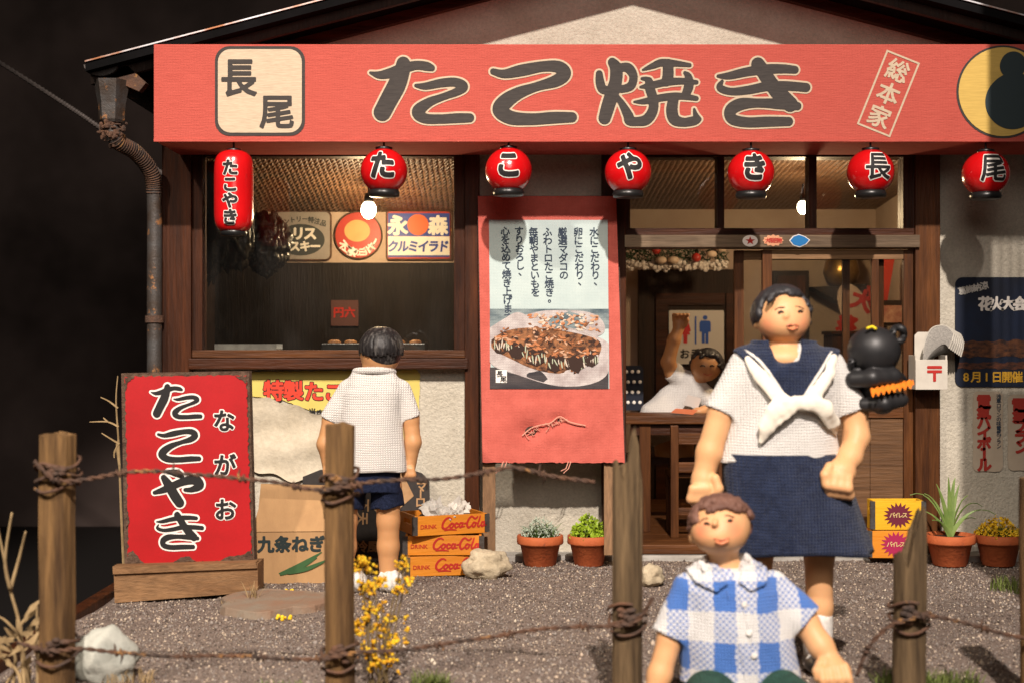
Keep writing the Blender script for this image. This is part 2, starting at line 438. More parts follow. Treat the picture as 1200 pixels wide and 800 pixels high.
m_roof = M('dark_roof_sheet', (.008, .0075, .008), (.005, .005, .005), 5, rough=1, spec=.03, bump=.3)
m_roof_edge = M('bare_metal_edge', (.62, .62, .64), (.40, .17, .08), 5, (1, 1, 1), (.42, .6), rough=.4, metallic=.6, spec=.5)
m_rust = M('rusty_iron', (.13, .062, .034), (.05, .035, .028), 12, rough=.8, bump=.8, bscale=70, wear=((.30, .15, .05), 14, .60))
m_zinc = M('grey_zinc', (.075, .072, .07), (.05, .034, .024), 9, rough=.5, metallic=.3, bump=.3, wear=((.28, .13, .05), 10, .58))
m_lantern = M('glossy_red_lacquer', (.62, .006, .008), (.52, .004, .006), 5, rough=.22, spec=.55, coat=.5, bump=.14, bscale=22)
m_black = M('black_lacquer', (.012, .012, .012), rough=.35, spec=.5)
m_metal = M('bare_steel', (.45, .44, .42), (.32, .31, .30), 14, rough=.35, metallic=.9)
m_signred = M('red_enamel', (.42, .006, .009), (.36, .005, .007), 5, rough=.5, spec=.35, fine=.12, fscale=120, wear=((.74, .55, .5), 34, .755))
m_frame_rust = M('rusted_sign_rim', (.14, .085, .055), (.06, .035, .022), 30, rough=.9, bump=1, bscale=90)
m_soil = M('soil', (.06, .035, .02), (.03, .018, .01), 50, rough=1, bump=1, bscale=90)
m_terracotta = M('terracotta', (.46, .115, .035), (.35, .075, .022), 7, rough=.75, bump=.4, bscale=60, wear=((.25, .07, .03), 12, .62))
m_card = M('cardboard', (.44, .265, .125), (.37, .22, .105), 9, (1, 1, .3), rough=.9, spec=.15, bump=.25, bscale=60)
m_yellow_paper = M('yellow_paper', (.66, .54, .14), (.58, .47, .12), 5, rough=.8)
m_torn_paper = M('torn_paper', (.64, .57, .44), (.52, .45, .33), 4, rough=.95, bump=.9, bscale=14, fine=.2, fscale=40)
m_orange = M('orange_crate_wood', (.66, .235, .015), (.56, .185, .012), 9, (.15, 1, 1), rough=.55, bump=.35, bscale=50)
m_yellow_crate = M('yellow_crate_wood', (.76, .42, .015), (.66, .35, .012), 9, (.15, 1, 1), rough=.55, bump=.35, bscale=50)
m_red_ink = M('red_ink', (.42, .02, .012), rough=.6)
m_bright_red = M('bright_red_print', (.62, .045, .02), rough=.6)
m_skin = M('clay_skin', (.67, .37, .18), (.63, .335, .155), 6, rough=.5, spec=.35, sss=.12, attr=('blush', (.66, .16, .09)), bump=.08, bscale=45)
m_skin_d = M('tanned_clay_skin', (.54, .28, .125), (.49, .245, .105), 6, rough=.45, spec=.38, sss=.1, attr=('blush', (.5, .13, .07)), bump=.08, bscale=45)
m_hair_black = M('black_hair_clay', (.018, .017, .019), (.03, .028, .03), 12, rough=.5, spec=.4)
m_hair_boy = M('black_grey_hair', (.014, .012, .012), (.12, .11, .10), 60, (1, 1, .12), (.50, .75), rough=.5)
m_hair_brown = M('brown_hair_clay', (.17, .085, .06), (.11, .05, .035), 20, rough=.7)
m_lip = M('painted_lip', (.48, .15, .07), rough=.35)
m_mouth = M('mouth_inside', (.16, .02, .012), rough=.5)
m_eye = M('painted_eye', (.03, .017, .012), rough=.35)
m_brow = M('painted_brow', (.15, .075, .035), rough=.7)
m_white_cloth = M('white_woven_cotton', (.73, .70, .66), (.67, .64, .60), 9, rough=.95, spec=.1, weave=(.0115, 1.0, .75, (0, 2)), bump=.25, bscale=40, sheen=.2)
m_white_cloth2 = M('white_blouse_cotton', (.72, .70, .665), (.66, .64, .605), 9, rough=.95, spec=.1, weave=(.0105, 1.0, .65, (0, 2)), bump=.3, bscale=40, sheen=.2)
m_white_plain = M('sheer_white_scarf', (.80, .74, .62), (.74, .68, .56), 12, rough=.8, bump=.25, bscale=60, sheen=.3)
m_navy = M('navy_knit', (.020, .031, .072), (.009, .015, .04), 30, rough=.95, spec=.12, weave=(.012, 1.0, .7, (0, 2)), bump=.5, bscale=120, sheen=.15)
m_navy_s = M('navy_shorts_cloth', (.016, .022, .052), (.008, .012, .03), 60, rough=.95, spec=.15, bump=1.0, bscale=150)
m_green_cloth = M('dark_green_cloth', (.022, .07, .048), (.014, .048, .032), 20, rough=.95, weave=(.01, .7, .4, (0, 2)))
m_sock = M('white_sock', (.76, .73, .68), (.66, .63, .58), 30, rough=.95, bump=.8, bscale=90)
m_toy = M('black_rubber', (.014, .014, .015), (.022, .021, .022), 14, rough=.45, spec=.4)
m_orange_felt = M('orange_felt', (.80, .22, .015), (.70, .17, .01), 30, rough=.95, bump=.6)
m_yellow_felt = M('yellow_felt', (.78, .58, .02), rough=.9)
m_leaf = M('green_leaf', (.10, .19, .035), (.06, .12, .02), 8, rough=.5, spec=.4)
m_leaf_light = M('pale_green_leaf', (.22, .30, .08), (.12, .20, .045), 8, rough=.45, spec=.45)
m_leaf_lime = M('lime_leaf', (.30, .42, .02), (.20, .30, .015), 30, rough=.6)
m_leaf_grey = M('grey_green_tips', (.42, .48, .38), (.30, .36, .27), 30, rough=.8)
m_flower = M('yellow_flower', (.76, .54, .025), (.68, .38, .01), 30, rough=.7)
m_flower_d = M('ochre_flower', (.70, .36, .012), (.58, .28, .01), 30, rough=.7)
m_stem = M('dry_stem', (.20, .14, .06), (.12, .085, .035), 20, rough=.8)
m_dry = M('dry_grass', (.34, .24, .12), (.22, .15, .07), 20, rough=.85)
m_grass = M('green_grass', (.13, .16, .035), (.08, .11, .02), 20, rough=.8)
m_stone = M('cream_stone', (.58, .49, .34), (.44, .36, .24), 9, rough=.95, bump=1.2, bscale=26, fine=.3, fscale=50)
m_stone_w = M('white_quartz', (.46, .46, .40), (.30, .31, .27), 8, rough=.7, bump=1, bscale=22)
m_slab = M('flat_slate', (.22, .185, .14), (.23, .14, .09), 6, rough=.85, bump=.9, bscale=22)
m_paper = M('newsprint', (.56, .53, .47), (.42, .40, .36), 40, (.3, 1, 1), rough=.95)
m_interior = M('interior_plaster', (.50, .385, .30), (.44, .325, .25), 3, rough=.95, bump=.4)
m_void = M('dark_backcloth', (.24, .18, .16), (.07, .054, .048), .45, rough=1, spec=.05)
m_gold = M('gilt', (.45, .28, .08), (.25, .14, .04), 9, rough=.3, metallic=.8)
m_cream_enamel = M('cream_enamel', (.62, .55, .44), (.5, .43, .34), 8, rough=.5, wear=((.14, .07, .04), 16, .68))
m_grey_enamel = M('grey_enamel', (.33, .30, .27), (.27, .24, .22), 6, rough=.5, wear=((.14, .08, .05), 16, .68))
m_slate_print = M('slate_print', (.05, .055, .055), rough=.5)
m_blue_print = M('blue_enamel', (.035, .06, .30), rough=.45)
m_red_enamel = M('dull_red_enamel', (.42, .04, .025), rough=.45)
m_mailbox = M('white_painted_tin', (.62, .58, .50), (.54, .50, .43), 12, rough=.5, wear=((.22, .14, .08), 18, .67))
m_teppan = M('sooty_iron', (.012, .011, .010), (.02, .018, .016), 12, rough=.28, spec=.5, bump=.3, bscale=25)
def glass_mat():
    m = bpy.data.materials.new('dusty_glass'); m.use_nodes = True; t = NT(m); t.n.remove(t.n['Principled BSDF'])
    tr = t.add('BsdfTransparent', i_Color=(.93, .93, .90)); gl = t.add('BsdfGlossy', i_Roughness=.03, i_Color=(1, 1, 1)); df = t.add('BsdfDiffuse', i_Color=(.6, .55, .5))
    fr = t.add('Fresnel', i_IOR=1.45); mx = t.add('MixShader'); t.t.links.new(fr.outputs[0], mx.inputs[0]); t.t.links.new(tr.outputs[0], mx.inputs[1]); t.t.links.new(gl.outputs[0], mx.inputs[2])
    film = t.math('MULTIPLY', t.ramp(t.noise(3.5, (1, 1, .6), 6), .4, .8), .012); dust = t.math('MULTIPLY', t.ramp(t.noise(90, detail=3), .72, .78), .35)
    m2 = t.add('MixShader'); t.t.links.new(t.math('ADD', film, dust), m2.inputs[0]); t.t.links.new(mx.outputs[0], m2.inputs[1]); t.t.links.new(df.outputs[0], m2.inputs[2])
    t.t.links.new(m2.outputs[0], t.n['Material Output'].inputs[0]); return m
m_glass = glass_mat()
def weave_ceiling():
    m = M('woven_reed_ceiling', (.16, .085, .045), (.085, .042, .022), 20, (.25, 1, 1), rough=.42, spec=.5); t = NT(m)
    v = t.coords((1, 1, 1)); wv = t.add('TexWave', wave_type='BANDS', bands_direction='DIAGONAL', i_Scale=16.0, i_Distortion=3.0, i_Detail=2); t.t.links.new(v, wv.inputs[0])
    w2 = t.add('TexWave', wave_type='BANDS', bands_direction='X', i_Scale=9.0, i_Distortion=2.0); t.t.links.new(v, w2.inputs[0])
    b = t.add('Bump', i_Strength=.9, i_Distance=.03); t.t.links.new(t.math('MULTIPLY', wv.outputs['Fac'], w2.outputs['Fac']), b.inputs['Height']); t.t.links.new(b.outputs[0], t.n['Principled BSDF'].inputs['Normal'])
    return m
m_ceiling = weave_ceiling()
def gingham_mat():
    m = M('blue_white_gingham', (.70, .70, .68), rough=.95, spec=.1, weave=(.0105, 1.0, .2, (0, 2)), bump=.4, bscale=60, sheen=.15); t = NT(m); p = t.n['Principled BSDF']
    v = t.coords(); sp = t.add('SeparateXYZ'); t.t.links.new(v, sp.inputs[0])
    def band(sock, per, ph):
        f = t.math('FRACT', t.math('ADD', t.math('DIVIDE', sock, per), ph)); return t.math('LESS_THAN', f, .5)
    nz = t.math('MULTIPLY', t.math('SUBTRACT', t.noise(9), .5), .035)
    bx = band(t.math('ADD', sp.outputs[0], nz), .147, .673); bz = band(t.math('ADD', sp.outputs[2], nz), .20, .195)
    k = 2 * math.pi / .021
    th = t.math('GREATER_THAN', t.math('MULTIPLY', t.math('SINE', t.math('MULTIPLY', sp.outputs[0], k)), t.math('SINE', t.math('MULTIPLY', sp.outputs[2], k))), 0.0)
    one = t.math('MAXIMUM', bx, bz); both = t.math('MULTIPLY', bx, bz)
    f = t.math('MAXIMUM', both, t.math('MULTIPLY', one, t.math('ADD', t.math('MULTIPLY', th, .62), .12)))
    t.t.links.new(t.mix(f, (.72, .71, .69), (.07, .175, .50)), p.inputs['Base Color']); return m
m_gingham = gingham_mat()

# ------------------------------------------------------------------ setting: ground, backcloth, case floor
GX0, GX1, GY0 = X(128, -1.4), 3.3, -4.5
nx, ny = 110, 90
gv = []; gf = []
def gz(x, y): return .016 * mnoise.noise(Vector((x * 1.7, y * 1.7, 3))) + .007 * mnoise.noise(Vector((x * 9, y * 9, 7))) - .002
for j in range(ny + 1):
    for i in range(nx + 1):
        x = GX0 + (GX1 - GX0) * i / nx; y = GY0 + (.15 - GY0) * j / ny; gv.append((x, y, gz(x, y)))
for j in range(ny):
    for i in range(nx): a = j * (nx + 1) + i; gf.append((a, a + 1, a + nx + 2, a + nx + 1))
m_ground = M('sandy_gravel', (.25, .198, .166), (.16, .125, .104), 70, rough=1, spec=.1, band=(.4, .6), bump=1.2, bscale=70, wear=((.34, .27, .2), 110, .67))
g = MB().add(gv, gf).build('ground', m_ground, smooth=True); struct(g)
grain_mats = [M('grain_brown', (.19, .147, .124), rough=.9), M('grain_grey', (.27, .235, .208), rough=.9), M('grain_tan', (.44, .35, .265), rough=.8), M('grain_pale', (.66, .57, .44), rough=.6), M('grain_dark', (.09, .068, .056), rough=.9)]
N = 120000; rng = np.random.RandomState(3)
px_ = rng.uniform(GX0 + .02, GX1, N); py_ = GY0 + (0.12 - GY0) * rng.uniform(0, 1, N)
oct_v = np.array([(1, 0, 0), (-1, 0, 0), (0, 1, 0), (0, -1, 0), (0, 0, 1), (0, 0, -.5)]); oct_f = np.array([(0, 2, 4), (2, 1, 4), (1, 3, 4), (3, 0, 4), (2, 0, 5), (1, 2, 5), (3, 1, 5), (0, 3, 5)])
sz = np.clip(rng.lognormal(-5.6, .42, N), .0020, .015); ang = rng.uniform(0, 6.28, N); asp = rng.uniform(.6, 1.2, (N, 3))
hz = np.array([gz(a, b) for a, b in zip(px_, py_)])
P = oct_v[None] * (asp * sz[:, None])[:, None, :]; P = P + rng.normal(size=P.shape) * sz[:, None, None] * .18
ca, sa = np.cos(ang)[:, None], np.sin(ang)[:, None]; Xr = P[..., 0] * ca - P[..., 1] * sa; Yr = P[..., 0] * sa + P[..., 1] * ca
V = np.stack([Xr + px_[:, None], Yr + py_[:, None], P[..., 2] + hz[:, None] + .002], -1).reshape(-1, 3)
F = (oct_f[None] + (np.arange(N) * 6)[:, None, None]).reshape(-1, 3)
me = bpy.data.meshes.new('gravel'); me.vertices.add(len(V)); me.vertices.foreach_set('co', V.ravel()); me.loops.add(len(F) * 3); me.loops.foreach_set('vertex_index', F.ravel().astype(np.int32))
me.polygons.add(len(F)); me.polygons.foreach_set('loop_start', np.arange(0, len(F) * 3, 3, dtype=np.int32)); me.update(calc_edges=True)
for m in grain_mats: me.materials.append(m)
me.polygons.foreach_set('material_index', np.repeat(rng.choice(5, N, p=[.34, .28, .17, .035, .175]), 8).astype(np.int32))
gr = bpy.data.objects.new('gravel', me); COL.objects.link(gr); stuff(gr, 'loose brown gravel grains strewn over the yard', 'gravel')
struct(MB().box(-14, 14, 6.0, 6.1, -3, 12).build('backdrop', m_void))
struct(MB().box(-14, 14, GY0 - 6, 6.0, -.62, -.60).build('display_floor', M('black_display_floor', (.014, .012, .011), rough=.6)))
eb = thing('ground_edging', 'dark brown wooden edging board along the left rim of the gravel yard', 'edging', (GX0, -2, 0))
MB().box(GX0 - .07, GX0, GY0, .2, -.55, .035).build('board', m_wood_v, eb, world=True, bevel=.006)

# ------------------------------------------------------------------ the shop building
shop = thing('shop_building', 'miniature takoyaki shop of cream plaster and dark timber with a gabled roof', 'building', (0, .4, 0))
def part(name, mb, mat, parent=shop, **k): return mb.build(name, mat, parent, world=True, **k)
def bxp(p0, p1, q0, q1, y0, y1, Y=0): return MB().box(X(p0, Y), X(p1, Y), y0, y1, Z(q1, Y), Z(q0, Y))
part('wall', bxp(222, 550, 430, 652, .03, .2), m_plaster)
part('wall', bxp(558, 712, 150, 652, .03, .2), m_plaster)
part('wall', bxp(1092, 1300, 150, 652, .03, .2), m_plaster)
lv0, lv1 = Vector(at(100, 74, -.5)), Vector(at(380, 1, -.5)); slope = (lv1.z - lv0.z) / (lv1.x - lv0.x)
RX = .72; RZ = lv0.z + slope * (RX - lv0.x)
def rz(x): return RZ - slope * abs(x - RX)
LX, RXX = lv0.x, 2 * RX - lv0.x
zb = Z(152); xl = X(196); xr = X(1300)
part('gable', MB().prism([(xl, zb), (xr, zb), (xr, rz(xr) - .05), (RX, RZ - .05), (xl, rz(xl) - .05)], .035, .2), m_plaster)
roof = part('roof', MB().prism([(LX, lv0.z - .045), (RX, RZ - .045), (RX, RZ), (LX, lv0.z)], -.5, 3.2), m_roof)
part('roof_slope', MB().prism([(RX, RZ - .045), (RXX, lv0.z - .045), (RXX, lv0.z), (RX, RZ)], -.5, 3.2), m_roof)
for s in (-1, 1):
    e = LX if s < 0 else RXX
    part('verge_trim', MB().prism([(e, lv0.z + .003), (RX, RZ + .003), (RX, RZ + .011), (e, lv0.z + .011)], -.512, -.47), m_roof_edge, roof)
    part('bargeboard', MB().prism([(e, lv0.z - .11), (RX, RZ - .11), (RX, RZ - .05), (e, lv0.z - .05)], -.03, .03), m_wood_h)
    part('rafter', MB().prism([(e, lv0.z - .10), (RX, RZ - .10), (RX, RZ - .047), (e, lv0.z - .047)], -.40, -.36), m_wood_dark, roof)
for p0, p1 in ((192, 226), (545, 562), (705, 733), (1070, 1099)):
    part('corner_post', bxp(p0, p1, 150, 652, -.05, .12), m_wood_warm_v if p0 > 1000 else m_wood_v, bevel=.006)
part('side_wall', MB().box(X(192), X(196), .12, 3.0, 0, 2.6), m_wood_dark)
part('head_beam', bxp(226, 545, 150, 170, -.035, .12), m_wood_h)
part('head_beam', bxp(733, 1070, 150, 185, -.035, .12), m_wood_h)
pl = part('plinth', MB().box(X(190), 3.2, -.14, .2, -.05, .028), m_concrete, bevel=.01)
# left shop window
win = part('window', bxp(226, 238, 170, 410, -.02, .10), m_wood_v, bevel=.004)
part('stile', bxp(532, 545, 170, 410, -.02, .10), m_wood_v, win, bevel=.004)
part('head_rail', bxp(238, 532, 170, 184, -.015, .10), m_wood_h, win, bevel=.004)
part('bottom_rail', bxp(226, 545, 410, 419, -.03, .10), m_wood_warm_h, win, bevel=.003)
part('window_sill', bxp(224, 549, 419.5, 432, -.075, .10), m_wood_h, win, bevel=.006)
part('pane', bxp(238, 532, 184, 410, .055, .062), m_glass, win)
# door head: transom lights, rail
tr = part('transom', bxp(733, 1070, 268, 276, -.03, .1), m_wood_h, bevel=.003)
for p0, p1 in ((733, 738), (840, 848), (947, 956), (1057, 1070)): part('mullion', bxp(p0, p1, 185, 268, -.025, .09), m_wood_v, tr)
for p0, p1 in ((738, 840), (848, 947), (956, 1057)): part('pane', bxp(p0, p1, 185, 268, .03, .036), m_glass, tr)
part('lintel', bxp(731, 1074, 276.5, 291, -.075, .12), m_wood_grey_h, bevel=.005)
part('threshold', MB().box(X(733), X(1072), -.10, .16, .031, .085), m_wood_warm_h, bevel=.006)
def leaf(p0, p1, y, q0=293, q1=640):
    d = part('sliding_door', bxp(p0, p0 + 11, q0, q1, y, y + .045), m_wood_warm_v, bevel=.003)
    part('stile', bxp(p1 - 11, p1, q0, q1, y, y + .045), m_wood_warm_v, d, bevel=.003)
    part('rail', bxp(p0 + 11, p1 - 11, q0, q0 + 11, y + .003, y + .04), m_ply, d, bevel=.003)
    part('rail', bxp(p0 + 11, p1 - 11, 476, 489, y + .003, y + .04), m_wood_warm_h, d, bevel=.003)
    part('rail', bxp(p0 + 11, p1 - 11, q1 - 22, q1, y + .003, y + .04), m_wood_warm_h, d, bevel=.003)
    part('muntin', bxp(p1 - 48, p1 - 40, q0 + 11, 476, y + .006, y + .036), m_wood_warm_v, d)
    part('pane', bxp(p0 + 11, p1 - 11, q0 + 11, 476, y + .018, y + .024), m_glass, d)
    for k in range(4):
        a = p0 + 11 + (p1 - p0 - 22) * k / 4; b = p0 + 11 + (p1 - p0 - 22) * (k + 1) / 4
        part('panel_board', bxp(a + .3, b - .3, 489, q1 - 22, y + .016, y + .03), wood_panel, d)
    return d
wood_panel = wood('door_panel_wood', (.17, .085, .036), (.11, .052, .021), 'x', rough=.6)
leaf(893, 1069, -.02); leaf(862, 1038, .04)
# interior: two rooms
IZ = .075
for k in range(9): part('floor_board', MB().box(X(560), 3.2, .165 + k * .26, .165 + (k + 1) * .26 - .006, IZ - .02, IZ), m_wood_warm_h)
part('interior_wall', MB().box(.2, 3.3, 2.5, 2.56, 0, 2.6), m_interior)
part('interior_wall', MB().box(.2, .24, .2, 2.5, 0, 2.6), m_interior)
part('interior_wall', MB().box(X(1135, .3), X(1135, .3) + .04, .2, 2.5, 0, 2.6), m_interior)
part('ceiling', MB().add([(.2, .12, 2.45), (3.3, .12, 2.45), (3.3, 2.55, 2.26), (.2, 2.55, 2.26)], [(0, 1, 2, 3)]), m_ceiling)
part('kitchen_ceiling', MB().add([(X(196), .12, 2.43), (.2, .12, 2.43), (.2, 1.4, 2.13), (X(196), 1.4, 2.13)], [(0, 1, 2, 3)]), m_ceiling)
part('kitchen_wall', MB().box(X(190), .2, 1.36, 1.4, Z(308, 1.35), 2.3), m_interior)
m_wood_black = wood('shadow_black_wood', (.014, .008, .006), (.008, .005, .004), 'z')  # black shadow below the signs, put into the panel's colour
part('kitchen_wall_panel', MB().box(X(190), .2, 1.34, 1.4, 0, Z(308, 1.35)), m_wood_black)
part('kitchen_counter', MB().box(X(230), X(540), .15, .8, 0, Z(411, .15)), m_wood_dark)

# ------------------------------------------------------------------ awning signboard
AY = -.65
aw = thing('awning_signboard', 'long red canvas signboard across the shop front reading たこ焼き', 'signboard', (.5, AY, Z(165, AY)))
def aprt(name, mb, mat, par=None, **k): return mb.build(name, mat, par or aw, world=True, **k)
box = aprt('canvas', MB().box(X(180, AY), X(1262, AY), AY, -.06, Z(165, AY), Z(52, AY)), m_canvas, bevel=.006)
aprt('hem', MB().box(X(180, AY) + .002, X(1262, AY), AY - .006, AY + .02, Z(165, AY) - .006, Z(162.8, AY)), m_canvas)
def ap(Y, dx=0, dy=0): return lambda px, py: (X(px + dx, AY), AY - Y, Z(py + dy, AY))
def rrect(x0, x1, y0, y1, r, n=6):
    out = []
    for cx, cy, a0 in ((x1 - r, y1 - r, 0), (x0 + r, y1 - r, 90), (x0 + r, y0 + r, 180), (x1 - r, y0 + r, 270)):
        for k in range(n + 1):
            a = R(a0 + 90 * k / n); out.append((cx + r * math.cos(a), cy + r * math.sin(a)))
    return out
def poly(mb, pts, fn): return mb.add([fn(*p) for p in pts], [tuple(range(len(pts)))])
badge = aprt('name_badge', poly(MB(), rrect(252, 357.5, 54.5, 159.5, 17), ap(.003)), m_print_dark)
aprt('badge_field', poly(MB(), rrect(255.6, 353.9, 58.1, 155.9, 15), ap(.006)), m_print_cream, badge)
def px_letters(mb, chars, fn, bold=.02, res=64):          # centre and size in photo pixels
    return letters(mb, [(c[0], c[1], -c[2], *c[3:]) for c in chars], lambda u, v: fn(u, -v), bold, res)
aprt('badge_lettering', px_letters(MB(), [('長', 280, 91, 47, 0, .92), ('尾', 325, 131, 42)], ap(.009), .024), m_print_dark, badge)
# brush lettering, traced stroke by stroke
def crop(x0, y0, k, strokes): return [[(x0 + x / k, y0 + y / k, w_ / k) for x, y, w_ in s] for s in strokes]
TA = crop(420, 55, 4.444, [[(62, 136, 7), (110, 148, 20), (170, 137, 27), (230, 115, 28), (300, 98, 24), (355, 103, 24), (383, 112, 17)],
    [(234, 88, 36), (226, 130, 42), (200, 200, 48), (160, 275, 47), (125, 342, 46)],
    [(300, 203, 10), (350, 206, 19), (430, 190, 23), (505, 186, 24), (545, 208, 27), (515, 234, 22), (440, 262, 19), (365, 292, 25), (312, 338, 34), (345, 373, 27), (430, 377, 25), (520, 372, 26), (580, 371, 24)]])
KO = crop(420, 55, 4.444, [[(702, 130, 17), (760, 142, 23), (850, 124, 31), (960, 104, 28), (1040, 106, 32), (1072, 140, 36), (1030, 178, 32), (930, 208, 24), (835, 242, 32), (768, 285, 40), (738, 330, 40), (795, 370, 36), (900, 378, 31), (1020, 370, 31), (1112, 368, 27)]])
YAKI = crop(690, 55, 4.444, [[(54, 142, 19), (58, 185, 24), (72, 222, 24), (108, 226, 20)], [(122, 82, 24), (142, 115, 33), (140, 180, 34), (122, 240, 36), (100, 310, 36), (82, 372, 33)],
    [(160, 108, 20), (205, 112, 26), (232, 155, 23), (218, 205, 23), (170, 222, 20)], [(150, 265, 14), (178, 308, 20), (206, 362, 27), (212, 385, 26), (250, 390, 24), (300, 380, 28), (332, 335, 27), (336, 280, 26), (318, 220, 26), (312, 178, 20)],
    [(280, 122, 6), (330, 102, 16), (380, 84, 20), (450, 88, 17), (525, 97, 11)], [(412, 92, 28), (412, 150, 30), (402, 182, 26)], [(275, 167, 8), (300, 170, 14), (318, 185, 18)],
    [(268, 211, 7), (320, 203, 18), (400, 186, 20), (480, 180, 18), (560, 186, 12)], [(500, 137, 10), (518, 158, 20), (520, 205, 26), (502, 255, 22)],
    [(235, 288, 6), (290, 285, 16), (380, 266, 20), (470, 258, 19), (560, 270, 13)], [(440, 275, 28), (432, 330, 31), (445, 378, 30), (492, 394, 24), (548, 386, 24), (574, 378, 14)], [(548, 325, 7), (556, 356, 14), (572, 378, 15)]])
KI = crop(690, 55, 4.444, [[(672, 154, 9), (730, 152, 20), (820, 132, 24), (920, 118, 26), (1010, 116, 24), (1072, 121, 21)], [(694, 180, 9), (682, 214, 19), (740, 234, 20), (830, 226, 23), (930, 207, 25), (1030, 205, 25), (1130, 213, 24)],
    [(880, 92, 36), (910, 135, 37), (950, 195, 38), (1000, 255, 42), (1048, 300, 40)], [(1085, 310, 22), (1000, 299, 28), (880, 294, 24), (790, 300, 32), (738, 332, 32), (746, 376, 29), (820, 394, 27), (930, 391, 27), (1040, 390, 24)]])
YA = crop(140, 430, 3.333, [[(142, 487, 9), (185, 473, 15), (250, 445, 17), (300, 437, 20), (318, 458, 19), (290, 474, 13), (262, 476, 9)], [(178, 428, 13), (196, 455, 19), (222, 500, 21), (240, 527, 20)], [(196, 405, 10), (232, 411, 16), (250, 424, 10)]])
fTA, fKO, fYAKI, fKI, fYA = [brush_field(s, 130, 6) for s in (TA, KO, YAKI, KI, YA)]
ob = MB(); lb = MB()
for f in (fTA, fKO, fYAKI, fKI): brush(ob, f, 2.0, ap(.003)); brush(lb, f, -.2, ap(.0065))
ol = aprt('lettering_outline', ob, m_print_cream); aprt('lettering', lb, m_print_dark, ol)
# slanted rectangle 総本家
cx, cy, tl = 1041, 110, R(-24); cs, sn = math.cos(tl), math.sin(tl)
def rotp(u, v): return (cx + u * cs - v * sn * -1 * -1, cy + u * sn + v * cs) if False else (cx + u * math.cos(R(22)) - v * math.sin(R(22)), cy + u * math.sin(R(22)) + v * math.cos(R(22)))
fr = MB(); W_, H_ = 21, 47
for a, b, c, d in ((-W_, W_, -H_, -H_ + 2.2), (-W_, W_, H_ - 2.2, H_), (-W_, -W_ + 2.2, -H_ + 2.2, H_ - 2.2), (W_ - 2.2, W_, -H_ + 2.2, H_ - 2.2)):
    poly(fr, [rotp(a, c), rotp(b, c), rotp(b, d), rotp(a, d)], ap(.003))
fo = aprt('headquarters_box', fr, m_print_cream)
ch = MB()
for k, c in enumerate('総本家'):
    letters(ch, [(c, 0, 0, 27)], lambda u, v, k=k: ap(.0034)(*rotp(u, -v + (k - 1) * 29)), .022, 64)
aprt('box_lettering', ch, m_print_cream, fo)
# round yellow emblem at the right end, left as a plain stand-in
def disc(r, n=48, cx=1175, cy=108, sy=1.0): return [(cx + r * math.cos(2 * math.pi * k / n), cy + r * sy * math.sin(2 * math.pi * k / n)) for k in range(n)]
em = aprt('round_emblem', poly(MB(), disc(54.5), ap(.003)), m_print_dark)
aprt('emblem_field', poly(MB(), disc(52), ap(.006)), M('yellow_print', (.62, .42, .11), (.52, .35, .09), 40, (.3, 1, 5), rough=.9), em)
eb_ = MB(); brush(eb_, brush_field([[(1186, 120, 32), (1188, 118, 32)], [(1186, 78, 15), (1187, 76, 15)]], 60, 4), 0, ap(.009)); aprt('emblem_mark', eb_, M('blue_black_print', (.03, .045, .05), rough=.9), em)

# ------------------------------------------------------------------ lanterns
LY = -.58
def lantern(px, py, chs, label, long=False, turn=0):
    s = (CAM_D + LY) / FPX; c = Vector(at(px, py, LY))
    root = thing('paper_lantern', label, 'lantern', (c.x, LY, c.z), 0, 'red lanterns hung under the awning')
    if long:
        rx, hz = 23 * s, 49 * s
        def prof(t): return rx * (1 - abs(t) ** 7) ** .4 if abs(t) < 1 else .004
        ts = [math.sin(math.pi / 2 * k / 14) for k in range(-14, 15)]
        body = [(max(prof(t), .012), t * hz) for t in ts]
    else:
        rx = 27.5 * s; hz = 27 * s
        body = [(max(rx * math.cos(a), .012), hz * math.sin(a)) for a in [R(-90 + 180 * k / 22) for k in range(23)]]
    MB().lathe(body, n=40).build('shade', m_lantern, root, smooth=True)
    rb = rx * .62
    MB().lathe([(rb * .8, -hz + .030), (rb, -hz + .022), (rb * 1.08, -hz + .006), (rb * 1.02, -hz - .012), (rb * .7, -hz - .016)], n=28).build('base_ring', m_black, root, smooth=True)
    MB().lathe([(rb * .55, hz - .012), (rb * .6, hz + .004), (rb * .3, hz + .010)], n=20).build('top_cap', m_black, root, smooth=True)
    MB().tube([(0, 0, hz), (0, 0, Z(165, AY) - c.z + .01)], .006).build('hanger', m_black, root)
    def wrap(lift):
        def f(u, v):
            v = max(min(v, hz * .97), -hz * .97)
            if long: rr = rx + lift if abs(v) < hz * .8 else prof(v / hz) + lift; rr = max(rr, .03)
            else: rr = math.sqrt(max(rx * rx * (1 - (v / hz) ** 2), 1e-4)) + lift * (1 if abs(v) < hz * .7 else 1.5)
            a = u / rx + turn; return (rr * math.sin(a), -rr * math.cos(a), v)
        return f
    if long: L = [(c_, 0, (26 - k * 19) * s, 19 * s) for k, c_ in enumerate(chs)]; b0, b1 = .09, .045
    else: L = [(chs, 0, 5 * s, 34 * s, 0, .95)]; b0, b1 = .088, .048
    hard = not long and chs in '長尾'; rs_ = 84 if hard else 48
    if hard: b0, b1 = .058, .02
    ou = letters(MB(), L, wrap(.0018), b0, rs_).build('lettering_outline', m_white_ink, root)
    letters(MB(), L, wrap(.0042), b1, rs_).build('lettering', m_black_ink, ou)
lantern(274, 225, 'たこやき', 'long capsule red lantern reading たこやき at the left end', True)
